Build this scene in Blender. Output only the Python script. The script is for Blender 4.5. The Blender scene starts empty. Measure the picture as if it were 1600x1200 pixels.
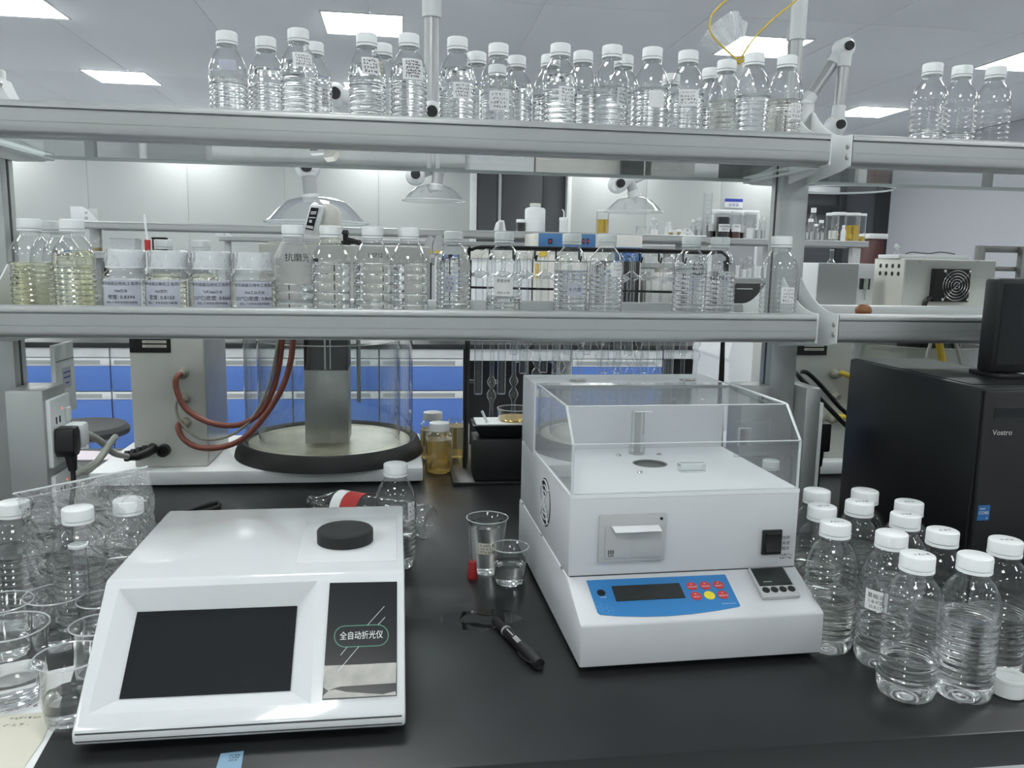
import bpy, bmesh, math, random
from mathutils import Vector, Matrix, noise

scene = bpy.context.scene
C = scene.collection
rnd = random.Random(7)
PI = math.pi

# ---------------------------------------------------------------- camera
CAMZ, BENCH = 1.30, 0.80
FPX = 1280.0
_p, _y, _r = math.radians(8.6), math.radians(7.75), math.radians(1.1)
_fw = Vector((math.sin(_y) * math.cos(_p), math.cos(_y) * math.cos(_p), -math.sin(_p)))
_rt = Vector((math.cos(_y), -math.sin(_y), 0))
_up = _rt.cross(_fw)
RT = _rt * math.cos(_r) + _up * math.sin(_r)
UP = _up * math.cos(_r) - _rt * math.sin(_r)
cd = bpy.data.cameras.new('camera')
cd.sensor_width = 36.0
cd.lens = FPX / 1600 * 36.0
cd.clip_start = 0.05
cam = bpy.data.objects.new('camera', cd)
M = Matrix((RT, UP, -_fw)).transposed().to_4x4()
M.translation = (0, 0, CAMZ)
cam.matrix_world = M
C.objects.link(cam)
scene.camera = cam

def ray(x, y):
    return RT * ((x - 800) / FPX) - UP * ((y - 600) / FPX) + _fw
def onz(x, y, z):
    d = ray(x, y)
    return d * ((z - CAMZ) / d.z) + Vector((0, 0, CAMZ))
def ony(x, y, Y):
    d = ray(x, y)
    return d * (Y / d.y) + Vector((0, 0, CAMZ))

# ---------------------------------------------------------------- world, exposure
w = bpy.data.worlds.new('world')
scene.world = w
w.use_nodes = True
w.node_tree.nodes['Background'].inputs[0].default_value = (0.75, 0.8, 0.85, 1)
w.node_tree.nodes['Background'].inputs[1].default_value = 0.05
vs = scene.view_settings
vs.view_transform = 'Standard'
vs.look = 'None'
vs.gamma = 1.0
vs.use_curve_mapping = False
vs.exposure = 0.42
PANEL_STRENGTH = 14.0
cy = scene.cycles
cy.use_denoising = True
cy.max_bounces = 24
cy.transmission_bounces = 20
cy.transparent_max_bounces = 40
cy.glossy_bounces = 6
cy.diffuse_bounces = 6
cy.sample_clamp_indirect = 6.0
cy.blur_glossy = 0.5

# ---------------------------------------------------------------- materials
MAT = {}
def mat(name, col, rough=0.5, metal=0.0, spec=0.5, var=0.04, scale=12.0, bump=0.0, bscale=200.0, trans=0.0, ior=1.45, coat=0.0, emit=None, es=0.0, sss=0.0):
    m = bpy.data.materials.new(name)
    m.use_nodes = True
    nt = m.node_tree
    b = nt.nodes['Principled BSDF']
    b.inputs['Roughness'].default_value = rough
    b.inputs['Metallic'].default_value = metal
    b.inputs['Specular IOR Level'].default_value = spec
    b.inputs['IOR'].default_value = ior
    b.inputs['Transmission Weight'].default_value = trans
    b.inputs['Coat Weight'].default_value = coat
    b.inputs['Coat Roughness'].default_value = 0.05
    if sss:
        b.inputs['Subsurface Weight'].default_value = sss
        b.inputs['Subsurface Radius'].default_value = (0.01, 0.01, 0.01)
    c = tuple(col) + (1,)
    b.inputs['Base Color'].default_value = c
    if emit:
        b.inputs['Emission Color'].default_value = tuple(emit) + (1,)
        b.inputs['Emission Strength'].default_value = es
    if var > 0 and trans == 0:
        tc = nt.nodes.new('ShaderNodeTexCoord')
        n = nt.nodes.new('ShaderNodeTexNoise')
        n.inputs['Scale'].default_value = scale
        n.inputs['Detail'].default_value = 3
        r = nt.nodes.new('ShaderNodeValToRGB')
        r.color_ramp.elements[0].position = 0.3
        r.color_ramp.elements[1].position = 0.7
        r.color_ramp.elements[0].color = tuple(max(0, v * (1 - var)) for v in col) + (1,)
        r.color_ramp.elements[1].color = tuple(min(1, v * (1 + var)) for v in col) + (1,)
        nt.links.new(tc.outputs['Object'], n.inputs['Vector'])
        nt.links.new(n.outputs['Fac'], r.inputs['Fac'])
        nt.links.new(r.outputs['Color'], b.inputs['Base Color'])
    if bump > 0:
        tc2 = nt.nodes.new('ShaderNodeTexCoord')
        n2 = nt.nodes.new('ShaderNodeTexNoise')
        n2.inputs['Scale'].default_value = bscale
        bp = nt.nodes.new('ShaderNodeBump')
        bp.inputs['Strength'].default_value = bump
        bp.inputs['Distance'].default_value = 0.001
        nt.links.new(tc2.outputs['Object'], n2.inputs['Vector'])
        nt.links.new(n2.outputs['Fac'], bp.inputs['Height'])
        nt.links.new(bp.outputs['Normal'], b.inputs['Normal'])
    MAT[name] = m
    return m

def film(name, tint=(0.97, 0.98, 0.98), ior=1.45, rough=0.02, haze=0.0, refl=1.0, edge=0.45, fpow=4.0, hazecol=(0.9, 0.93, 0.95), wrinkle=0.0, wscale=30.0):
    """thin clear plastic or glass wall: see-through with a Fresnel reflection"""
    m = bpy.data.materials.new(name)
    m.use_nodes = True
    nt = m.node_tree
    nt.nodes.remove(nt.nodes['Principled BSDF'])
    out = nt.nodes['Material Output']
    t = nt.nodes.new('ShaderNodeBsdfTransparent')
    g = nt.nodes.new('ShaderNodeBsdfGlossy')
    g.inputs['Roughness'].default_value = rough
    g.inputs['Color'].default_value = (refl, refl, refl, 1)
    f0 = ((ior - 1) / (ior + 1)) ** 2
    ge = nt.nodes.new('ShaderNodeNewGeometry')
    dt = nt.nodes.new('ShaderNodeVectorMath')
    dt.operation = 'DOT_PRODUCT'
    nrm_ = ge.outputs['Normal']
    if wrinkle:
        tc = nt.nodes.new('ShaderNodeTexCoord')
        nz = nt.nodes.new('ShaderNodeTexNoise')
        nz.inputs['Scale'].default_value = wscale
        nz.inputs['Detail'].default_value = 3.0
        nz.inputs['Distortion'].default_value = 1.2
        bp = nt.nodes.new('ShaderNodeBump')
        bp.inputs['Strength'].default_value = 1.0
        bp.inputs['Distance'].default_value = wrinkle
        nt.links.new(tc.outputs['Object'], nz.inputs['Vector'])
        nt.links.new(nz.outputs['Fac'], bp.inputs['Height'])
        nt.links.new(bp.outputs['Normal'], g.inputs['Normal'])
        nrm_ = bp.outputs['Normal']
    nt.links.new(nrm_, dt.inputs[0])
    nt.links.new(ge.outputs['Incoming'], dt.inputs[1])
    def mth(op, a, b_=None):
        n_ = nt.nodes.new('ShaderNodeMath')
        n_.operation = op
        for i_, v_ in enumerate((a, b_)):
            if v_ is None:
                continue
            if isinstance(v_, (int, float)):
                n_.inputs[i_].default_value = v_
            else:
                nt.links.new(v_, n_.inputs[i_])
        return n_.outputs[0]
    c_ = mth('SUBTRACT', 1.0, mth('ABSOLUTE', dt.outputs['Value']))
    fres = mth('ADD', mth('MULTIPLY', mth('POWER', c_, fpow), 1 - f0), f0)
    # the wall is seen through more material towards its edges
    mc = nt.nodes.new('ShaderNodeMix')
    mc.data_type = 'RGBA'
    nt.links.new(mth('POWER', c_, 3.0), mc.inputs[0])
    mc.inputs[6].default_value = tuple(tint) + (1,)
    mc.inputs[7].default_value = tuple(v * edge for v in tint) + (1,)
    nt.links.new(mc.outputs[2], t.inputs[0])
    mx = nt.nodes.new('ShaderNodeMixShader')
    nt.links.new(fres, mx.inputs[0])
    nt.links.new(g.outputs[0], mx.inputs[2])
    if haze > 0:
        d = nt.nodes.new('ShaderNodeBsdfDiffuse')
        d.inputs[0].default_value = tuple(hazecol) + (1,)
        m2 = nt.nodes.new('ShaderNodeMixShader')
        m2.inputs[0].default_value = haze
        nt.links.new(t.outputs[0], m2.inputs[1])
        nt.links.new(d.outputs[0], m2.inputs[2])
        nt.links.new(m2.outputs[0], mx.inputs[1])
    else:
        nt.links.new(t.outputs[0], mx.inputs[1])
    nt.links.new(mx.outputs[0], out.inputs['Surface'])
    MAT[name] = m
    return m

mat('ceiling', (0.74, 0.765, 0.80), 0.6, var=0.03, scale=0.7)
mat('wall', (0.47, 0.495, 0.49), 0.45, var=0.02, scale=0.6)
mat('wall_side', (0.50, 0.51, 0.555), 0.5, var=0.02, scale=0.6)
mat('floor', (0.60, 0.61, 0.63), 0.35, var=0.06, scale=3)
mat('trim_white', (0.74, 0.76, 0.76), 0.35)
mat('door_dark', (0.085, 0.088, 0.095), 0.4, var=0.05, scale=2)
mat('frame_dark', (0.03, 0.033, 0.037), 0.4)
mat('panel_emit', (1, 1, 1), 0.5, var=0, emit=(0.97, 1.0, 0.98), es=PANEL_STRENGTH)
mat('epoxy', (0.017, 0.018, 0.0195), 0.33, spec=0.5, var=0.25, scale=6, bump=0.02, bscale=500)
mat('alu', (0.44, 0.455, 0.455), 0.38, metal=0.55, var=0.02, scale=8)
mat('alu_dark', (0.05, 0.055, 0.055), 0.6)
mat('rack_white', (0.72, 0.74, 0.74), 0.4)
mat('white', (0.76, 0.78, 0.79), 0.35, var=0.015)
mat('white_gloss', (0.69, 0.71, 0.72), 0.14, var=0.01, coat=0.5)
mat('powder_white', (0.60, 0.615, 0.635), 0.42, var=0.02, bump=0.15, bscale=900)
mat('cap_white', (0.84, 0.86, 0.86), 0.33, var=0.01)
mat('cream', (0.68, 0.67, 0.62), 0.45, var=0.04)
mat('beige_grey', (0.60, 0.60, 0.565), 0.5, var=0.07, scale=5)
mat('grey_plastic', (0.45, 0.46, 0.46), 0.45)
mat('black_plastic', (0.012, 0.012, 0.013), 0.42, var=0.1)
mat('black_matte', (0.016, 0.017, 0.018), 0.6, var=0.1)
mat('black_screen', (0.011, 0.012, 0.014), 0.22, var=0.0, spec=0.45)
mat('pc_black', (0.0065, 0.0075, 0.009), 0.40, var=0.1, bump=0.05, bscale=1200)
mat('rubber', (0.013, 0.013, 0.014), 0.55, var=0.1)
mat('steel', (0.50, 0.50, 0.475), 0.32, metal=0.75, var=0.06, scale=20)
mat('chrome', (0.7, 0.7, 0.69), 0.15, metal=1.0, var=0.0)
mat('blue_door', (0.10, 0.205, 0.56), 0.35, var=0.02)
mat('blue_panel', (0.035, 0.20, 0.48), 0.4, var=0.02)
mat('blue_instr', (0.06, 0.17, 0.36), 0.4, var=0.02)
mat('lcd', (0.025, 0.028, 0.028), 0.25, var=0.02)
mat('red_button', (0.55, 0.045, 0.05), 0.4, var=0.02)
mat('yellow_button', (0.82, 0.66, 0.04), 0.4, var=0.02)
mat('red_stopper', (0.45, 0.035, 0.035), 0.5, var=0.05)
mat('red_hose', (0.23, 0.072, 0.052), 0.5, var=0.15, scale=60)
mat('yellow', (0.70, 0.50, 0.06), 0.45, var=0.05)
mat('cable_grey', (0.50, 0.50, 0.45), 0.5, var=0.05)
mat('hose_grey', (0.30, 0.30, 0.25), 0.35, var=0.1, scale=40)
mat('paper', (0.80, 0.81, 0.81), 0.7, var=0.02)
mat('paper_yellow', (0.66, 0.64, 0.54), 0.7, var=0.03)
mat('paper_pink', (0.72, 0.64, 0.70), 0.7, var=0.02)
mat('paper_blue', (0.22, 0.36, 0.48), 0.6, var=0.05)
mat('label_grey', (0.50, 0.52, 0.60), 0.5, var=0.02)
mat('ink', (0.012, 0.012, 0.015), 0.6, var=0)
mat('ink_blue', (0.03, 0.05, 0.35), 0.6, var=0)
mat('print_white', (0.75, 0.77, 0.77), 0.5, var=0)
mat('print_green', (0.10, 0.30, 0.20), 0.5, var=0)
mat('print_pale_blue', (0.16, 0.36, 0.60), 0.5, var=0)
mat('protect_film', (0.42, 0.41, 0.38), 0.45, var=0.18, scale=60)
mat('logo_blue', (0.02, 0.13, 0.35), 0.4, var=0)
mat('stool', (0.02, 0.02, 0.022), 0.5, var=0.1)
mat('brown', (0.28, 0.12, 0.05), 0.25, var=0.2, scale=40)
mat('led_red', (0.6, 0.03, 0.02), 0.4, var=0, emit=(1, 0.12, 0.08), es=1.5)
mat('clear_lip', (0.8, 0.82, 0.82), 0.25, var=0)
mat('frost_white', (0.78, 0.80, 0.80), 0.5, var=0.02)
film('pet', (0.972, 0.978, 0.978), 1.6, 0.025, edge=0.55, fpow=3.3)
film('pet_mist', (0.95, 0.955, 0.955), 1.6, 0.12, haze=0.07, edge=0.6, fpow=3.0, wrinkle=0.0015, wscale=420)
film('cup_clear', (0.96, 0.965, 0.965), 1.5, 0.05, haze=0.02)
film('glassware', (0.955, 0.965, 0.965), 1.6, 0.02, edge=0.3, fpow=2.4)
film('bath_glass', (0.93, 0.945, 0.945), 1.5, 0.02)
film('acrylic', (0.955, 0.965, 0.968), 1.49, 0.02, haze=0.012)
film('hood_clear', (0.93, 0.94, 0.94), 1.5, 0.05, haze=0.05)
film('bag', (0.965, 0.968, 0.968), 1.75, 0.06, haze=0.05, fpow=3.0, wrinkle=0.02, wscale=34)
film('bag_milky', (0.93, 0.935, 0.94), 1.7, 0.12, haze=0.42, fpow=3.0, wrinkle=0.012, wscale=45)
mat('acrylic_edge', (0.82, 0.86, 0.86), 0.2, var=0, trans=0.35, ior=1.49)
mat('acrylic_lip', (0.80, 0.83, 0.83), 0.3, var=0)
film('cup_lip', (0.85, 0.86, 0.86), 1.7, 0.08, haze=0.40, fpow=2.5)
film('shelf_glass', (0.93, 0.965, 0.955), 1.5, 0.0, edge=0.80, fpow=4.6)
mat('water', (1.0, 1.0, 1.0), 0.0, trans=1.0, ior=1.333)
mat('oil_pale', (0.99, 0.985, 0.93), 0.0, trans=1.0, ior=1.40)
mat('oil_yellow', (0.985, 0.968, 0.80), 0.0, trans=1.0, ior=1.40)
mat('oil_amber', (0.86, 0.66, 0.26), 0.03, trans=0.7, ior=1.40)
mat('oil_gold', (0.88, 0.62, 0.06), 0.02, trans=0.8, ior=1.40)
mat('oil_dark', (0.012, 0.010, 0.012), 0.15, var=0)
mat('bath_bottom', (0.84, 0.79, 0.60), 0.3, var=0.18, scale=14)
mat('wet', (0.006, 0.006, 0.007), 0.05, spec=0.6, var=0)
mat('frame_steel', (0.16, 0.16, 0.155), 0.35, metal=0.5)
mat('perforated', (0.10, 0.10, 0.10), 0.5, var=0.8, scale=600)
mat('resin_red', (0.085, 0.026, 0.022), 0.3, var=0.15)

# ---------------------------------------------------------------- mesh building
class MB:
    def __init__(s):
        s.v, s.f = [], []
    def add(s, vs_, fs):
        k = len(s.v)
        s.v += [tuple(p) for p in vs_]
        s.f += [tuple(i + k for i in f) for f in fs]
        return s
    def box(s, x0, x1, y0, y1, z0, z1):
        return s.add([(x0, y0, z0), (x1, y0, z0), (x1, y1, z0), (x0, y1, z0), (x0, y0, z1), (x1, y0, z1), (x1, y1, z1), (x0, y1, z1)],
                     [(0, 3, 2, 1), (4, 5, 6, 7), (0, 1, 5, 4), (1, 2, 6, 5), (2, 3, 7, 6), (3, 0, 4, 7)])
    def prism(s, poly, a0, a1, axis='x'):
        """poly in the other two axes: x -> (y, z), y -> (x, z), z -> (x, y)"""
        n = len(poly)
        def mk(p, a):
            return {'x': (a, p[0], p[1]), 'y': (p[0], a, p[1]), 'z': (p[0], p[1], a)}[axis]
        vs_ = [mk(p, a0) for p in poly] + [mk(p, a1) for p in poly]
        fs = [tuple(range(n))[::-1], tuple(range(n, 2 * n))]
        fs += [(i, (i + 1) % n, n + (i + 1) % n, n + i) for i in range(n)]
        return s.add(vs_, fs)
    def lathe(s, prof, n=32, c=(0, 0, 0), axis='z', close=False):
        k = len(s.v)
        rings = []
        for r, z in prof:
            ring = []
            if r < 1e-6:
                pts = [(0, 0, z)]
            else:
                pts = [(r * math.cos(2 * PI * i / n), r * math.sin(2 * PI * i / n), z) for i in range(n)]
            for p in pts:
                if axis == 'x':
                    p = (p[2], p[0], p[1])
                elif axis == 'y':
                    p = (p[1], p[2], p[0])
                ring.append(len(s.v))
                s.v.append((p[0] + c[0], p[1] + c[1], p[2] + c[2]))
            rings.append(ring)
        pairs = list(zip(rings, rings[1:]))
        if close:
            pairs.append((rings[-1], rings[0]))
        for a, b in pairs:
            for i in range(n):
                j = (i + 1) % n
                if len(a) == 1 and len(b) == 1:
                    break
                if len(a) == 1:
                    s.f.append((a[0], b[j], b[i]))
                elif len(b) == 1:
                    s.f.append((a[i], a[j], b[0]))
                else:
                    s.f.append((a[i], a[j], b[j], b[i]))
        return s
    def tube(s, pts, r, n=8, caps=True):
        pts = [Vector(p) for p in pts]
        rs = r if isinstance(r, (list, tuple)) else [r] * len(pts)
        rings = []
        ref = None
        for i, p in enumerate(pts):
            d = (pts[min(i + 1, len(pts) - 1)] - pts[max(i - 1, 0)])
            d = d.normalized() if d.length > 1e-9 else Vector((0, 0, 1))
            if ref is None:
                ref = d.orthogonal().normalized()
            ref = (ref - d * ref.dot(d))
            ref = ref.normalized() if ref.length > 1e-6 else d.orthogonal().normalized()
            b = d.cross(ref)
            ring = []
            for k in range(n):
                a = 2 * PI * k / n
                q = p + (ref * math.cos(a) + b * math.sin(a)) * rs[i]
                ring.append(len(s.v))
                s.v.append(tuple(q))
            rings.append(ring)
        for a, b in zip(rings, rings[1:]):
            for k in range(n):
                j = (k + 1) % n
                s.f.append((a[k], a[j], b[j], b[k]))
        if caps:
            s.f.append(tuple(rings[0][::-1]))
            s.f.append(tuple(rings[-1]))
        return s
    def quadgrid(s, fn, nu, nv, closed_u=False):
        k = len(s.v)
        for j in range(nv + 1):
            for i in range(nu + (0 if closed_u else 1)):
                s.v.append(tuple(fn(i / nu, j / nv)))
        wdt = nu if closed_u else nu + 1
        for j in range(nv):
            for i in range(nu):
                a = k + j * wdt + i
                b = k + j * wdt + (i + 1) % wdt
                s.f.append((a, b, b + wdt, a + wdt))
        return s
    def xf(s, m):
        s.v = [tuple(m @ Vector(p)) for p in s.v]
        return s
    def shift(s, x, y, z):
        s.v = [(p[0] + x, p[1] + y, p[2] + z) for p in s.v]
        return s
    def rotz(s, a, c=(0, 0)):
        ca, sa = math.cos(a), math.sin(a)
        s.v = [(c[0] + (p[0] - c[0]) * ca - (p[1] - c[1]) * sa, c[1] + (p[0] - c[0]) * sa + (p[1] - c[1]) * ca, p[2]) for p in s.v]
        return s

def spline(pts, per=6):
    P = [Vector(p) for p in pts]
    out = []
    for i in range(len(P) - 1):
        p0, p1, p2, p3 = P[max(i - 1, 0)], P[i], P[i + 1], P[min(i + 2, len(P) - 1)]
        for k in range(per):
            t = k / per
            out.append(0.5 * ((2 * p1) + (p2 - p0) * t + (2 * p0 - 5 * p1 + 4 * p2 - p3) * t * t + (3 * p1 - p0 - 3 * p2 + p3) * t ** 3))
    out.append(P[-1])
    return out

def arc(cx, cz, r, a0, a1, n=6):
    return [(cx + r * math.cos(a0 + (a1 - a0) * i / n), cz + r * math.sin(a0 + (a1 - a0) * i / n)) for i in range(n + 1)]

WM = {}
def to_mesh(name, mb, material, bevel=0.0, sharp=40, segs=2):
    me = bpy.data.meshes.new(name)
    me.from_pydata(mb.v, [], mb.f)
    me.validate(clean_customdata=False)
    bm = bmesh.new()
    bm.from_mesh(me)
    bmesh.ops.recalc_face_normals(bm, faces=bm.faces)
    if bevel > 0:
        ed = [e for e in bm.edges if len(e.link_faces) == 2 and e.calc_face_angle(0) > 0.5]
        bmesh.ops.bevel(bm, geom=ed, offset=bevel, offset_type='OFFSET', segments=segs, profile=0.5, affect='EDGES', clamp_overlap=True)
    bm.to_mesh(me)
    bm.free()
    me.shade_smooth()
    me.set_sharp_from_angle(angle=math.radians(sharp))
    me.materials.append(MAT[material] if isinstance(material, str) else material)
    return me

def put(name, me, parent=None):
    o = bpy.data.objects.new(name, me)
    C.objects.link(o)
    if parent is not None:
        o.parent = parent
    return o

def tag(o, label, cat, group=None):
    o['label'] = label
    o['category'] = cat
    if group:
        o['group'] = group
    return o

def thing(name, label, cat, loc=(0, 0, 0), rz=0.0, group=None):
    o = bpy.data.objects.new(name, None)
    o.empty_display_size = 0.02
    C.objects.link(o)
    o.location = loc
    o.rotation_euler = (0, 0, rz)
    WM[o.name] = Matrix.Translation(Vector(loc)) @ Matrix.Rotation(rz, 4, 'Z')
    return tag(o, label, cat, group)

def root_of(o):
    while o.parent:
        o = o.parent
    return o

def part(name, mb, material, parent, bevel=0.0, world=False, sharp=40, label=None):
    if world:
        mb.xf(WM[root_of(parent).name].inverted())
    o = put(name, to_mesh(name, mb, material, bevel, sharp), parent)
    if label:
        o['label'] = label
    return o

def struct(name, mb, material, parent=None, bevel=0.0, label=None):
    o = put(name, to_mesh(name, mb, material, bevel), parent)
    if parent is None:
        o['kind'] = 'structure'
        if label:
            o['label'] = label
    return o

def single(name, mb, material, label, cat, group=None, bevel=0.0, loc=None, sharp=40):
    """a thing that is one mesh, given in world coordinates"""
    xs = [p[0] for p in mb.v]; ys = [p[1] for p in mb.v]; zs = [p[2] for p in mb.v]
    c = loc or ((min(xs) + max(xs)) / 2, (min(ys) + max(ys)) / 2, min(zs))
    mb.shift(-c[0], -c[1], -c[2])
    o = put(name, to_mesh(name, mb, material, bevel, sharp))
    o.location = c
    return tag(o, label, cat, group)

def copy_tree(o, parent=None):
    c = o.copy()
    C.objects.link(c)
    c.parent = parent
    for ch in o.children:
        copy_tree(ch, c)
    return c

_tx = {}
def text_geo(s, size):
    """flat glyph outlines, centred on x, baseline 0 -> verts, faces"""
    if s in _tx:
        v, f = _tx[s]
    else:
        cu = bpy.data.curves.new('lettering', 'FONT')
        cu.body = s
        cu.size = 1.0
        cu.resolution_u = 3 if s.isascii() else 2
        cu.align_x = 'CENTER'
        ob = bpy.data.objects.new('lettering', cu)
        me = bpy.data.meshes.new_from_object(ob)
        v = [(p.co.x, p.co.y) for p in me.vertices]
        f = [tuple(q.vertices) for q in me.polygons]
        bpy.data.objects.remove(ob)
        bpy.data.curves.remove(cu)
        bpy.data.meshes.remove(me)
        _tx[s] = (v, f)
    return [(a * size, b * size) for a, b in v], f

def text_mb(mb, s, size, fn):
    v, f = text_geo(s, size)
    return mb.add([fn(a, b) for a, b in v], f)

def strokes(mb, lines, wd, fn):
    """pen strokes: 2-D polylines of width wd laid through fn"""
    for ln in lines:
        for (x0, y0), (x1, y1) in zip(ln, ln[1:]):
            d = math.hypot(x1 - x0, y1 - y0)
            if d < 1e-9:
                continue
            nx, ny = -(y1 - y0) / d * wd / 2, (x1 - x0) / d * wd / 2
            ex, ey = (x1 - x0) / d * wd / 3, (y1 - y0) / d * wd / 3
            mb.add([fn(x0 - ex + nx, y0 - ey + ny), fn(x0 - ex - nx, y0 - ey - ny), fn(x1 + ex - nx, y1 + ey - ny), fn(x1 + ex + nx, y1 + ey + ny)], [(0, 1, 2, 3)])
    return mb

def scrawl(seed, wd, ht, rows=3):
    """illegible pen handwriting: clusters of short strokes in rows, centred"""
    r = random.Random(seed)
    out = []
    rh = ht / rows
    for k in range(rows):
        y = ht / 2 - (k + 0.5) * rh
        x = -wd / 2 + r.uniform(0, 0.12) * wd
        end = wd / 2 - r.uniform(0, 0.25) * wd
        while x < end:
            cw = rh * r.uniform(0.45, 0.8)
            for _ in range(r.choice((2, 3, 3, 4))):
                a = (x + r.uniform(0, cw), y + r.uniform(-0.36, 0.36) * rh)
                b = (x + r.uniform(0, cw), y + r.uniform(-0.36, 0.36) * rh)
                m_ = ((a[0] + b[0]) / 2 + r.uniform(-.15, .15) * cw, (a[1] + b[1]) / 2 + r.uniform(-.15, .15) * cw)
                out.append([a, m_, b])
            x += cw * 1.25
    return out
# ================================================================ the room
XL, XR, YB, YF, CEIL = -6.5, 7.13, 11.5, -3.2, 3.02
fl = struct('floor', MB().box(XL, XR, YF, YB, -0.05, 0.0), 'floor')
wl = struct('wall_left', MB().box(XL - 0.1, XL, YF, YB, 0, CEIL), 'wall')
wr = struct('wall_right', MB().box(XR, XR + 0.1, YF, YB, 0, CEIL), 'wall_side')
wf = struct('wall_front', MB().box(XL, XR, YF - 0.1, YF, 0, CEIL), 'wall')
ce = struct('ceiling', MB().box(XL, XR, YF, YB, CEIL + 0.006, CEIL + 0.06), 'ceiling')
# ceiling panels with open joints
pw, pl = 1.18, 3.0
me_cp = to_mesh('ceiling_panel', MB().box(-pw / 2, pw / 2, -pl / 2, pl / 2, 0, 0.0045), 'ceiling', bevel=0.0015)
x = XL + pw / 2 + 0.35
while x < XR:
    y = YF + pl / 2
    while y < YB - 1:
        o = put('ceiling_panel', me_cp, ce)
        o.location = (x, y, CEIL + 0.001)
        y += pl + 0.006
    x += pw + 0.006

def back_wall(name, x0, x1):
    o = struct(name, MB().box(x0, x1, YB + 0.004, YB + 0.1, 0, CEIL), 'wall')
    n = max(1, round((x1 - x0) / 1.2))
    wd = (x1 - x0) / n
    me = to_mesh('wall_panel', MB().box(-wd / 2 + 0.0015, wd / 2 - 0.0015, -0.006, 0, 0, CEIL), 'wall', bevel=0.002)
    for i in range(n):
        p = put('wall_panel', me, o)
        p.location = (x0 + wd * (i + 0.5), YB, 0)
    return o
DX0, DX1 = 1.02, 2.28
back_wall('wall_back', XL, DX0 - 0.09)
back_wall('wall_back_middle', DX1 + 0.06, 5.62)
struct('wall_back_lintel', MB().box(DX0 - 0.09, DX1 + 0.06, YB, YB + 0.1, 2.65, CEIL), 'wall')
# dark double door in a white frame
struct('trim_1', MB().box(DX0 - 0.09, DX0, YB - 0.06, YB + 0.1, 0, 2.65), 'trim_white', bevel=0.006)
struct('trim_2', MB().box(DX1, DX1 + 0.06, YB - 0.06, YB + 0.1, 0, 2.65), 'trim_white', bevel=0.006)
d1 = struct('door_1', MB().box(DX0, DX1, YB + 0.10, YB + 0.14, 0, 2.65), 'door_dark')
xm = DX0 + 0.33
struct('door_leaf', MB().box(DX0 + 0.01, xm - 0.02, YB + 0.05, YB + 0.1, 0.02, 2.62), 'door_dark', d1, 0.004)
struct('door_leaf', MB().box(xm + 0.03, xm + 0.60, YB + 0.05, YB + 0.1, 0.02, 2.62), 'door_dark', d1, 0.004)
struct('door_leaf', MB().box(xm + 0.61, DX1 - 0.01, YB + 0.075, YB + 0.1, 0.02, 2.62), 'door_dark', d1, 0.004)
struct('door_handle', MB().lathe([(0, 0.6), (0.022, 0.6), (0.022, 2.5), (0, 2.5)], 12, (xm, YB + 0.03, 0)), 'grey_plastic', d1)
# dark framed glazed partition in the far corner
gp = struct('window_1', MB().box(5.62, XR, YB + 0.06, YB + 0.1, 0, CEIL), 'door_dark')
for (a, b) in ((5.62, 5.72), (6.34, 6.44), (6.92, XR)):
    struct('window_frame', MB().box(a, b, YB - 0.02, YB + 0.06, 0, CEIL), 'frame_dark', gp, 0.004)
struct('window_frame', MB().box(5.72, 6.34, YB - 0.01, YB + 0.05, 2.05, 2.18), 'frame_dark', gp, 0.004)
struct('window_frame', MB().box(5.72, 6.34, YB + 0.0, YB + 0.05, 2.34, 2.44), 'trim_white', gp, 0.004)
struct('window_frame', MB().box(6.44, 6.92, YB - 0.01, YB + 0.05, 2.5, 2.6), 'frame_dark', gp, 0.004)
struct('window_pane', MB().box(6.44, 6.92, YB + 0.02, YB + 0.03, 0.1, 2.5), 'door_dark', gp)
struct('window_pane', MB().box(5.72, 6.34, YB + 0.02, YB + 0.03, 0.1, 2.05), 'door_dark', gp)

# ceiling light panels
LX = [-5.2, -2.74, -0.28, 2.85, 5.2]
LY = [11.12, 8.92, 6.54, 4.16, 1.78, -0.6, -2.8]  # last row, unseen behind the camera, is added to brighten the front faces
fr = MB()
for (a, b, c, d) in ((-0.3, 0.3, -0.3, -0.285), (-0.3, 0.3, 0.285, 0.3), (-0.3, -0.285, -0.285, 0.285), (0.285, 0.3, -0.285, 0.285)):
    fr.box(a, b, c, d, -0.009, 0.0)
me_fr = to_mesh('frame', fr, 'trim_white')
me_df = to_mesh('diffuser', MB().box(-0.285, 0.285, -0.285, 0.285, -0.006, -0.001), 'panel_emit')
for lx in LX:
    for ly in LY:
        t = thing('ceiling_light', 'square white LED panel light set flush in the grey ceiling', 'ceiling light', (lx, ly, CEIL), 0, 'LED panels in the ceiling grid')
        put('frame', me_fr, t)
        put('diffuser', me_df, t)

# ================================================================ the bench in use
BY0, BY1 = 0.749, 2.185
t = thing('bench_worktop', 'long black epoxy worktop carrying the instruments and sample bottles', 'worktop', (0, 1.467, BENCH))
part('top', MB().box(-3.2, 3.6, BY0, BY1, BENCH - 0.042, BENCH), 'epoxy', t, 0.003, True)
t = thing('bench_cabinet', 'white base cabinet run under the black worktop', 'cabinet', (0, 1.467, 0))
part('body', MB().box(-3.15, 3.55, BY0 + 0.05, BY1 - 0.05, 0.1, BENCH - 0.0425), 'rack_white', t, 0.003, True)
part('plinth', MB().box(-3.1, 3.5, BY0 + 0.1, BY1 - 0.1, 0.0, 0.1), 'grey_plastic', t, 0, True)

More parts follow.
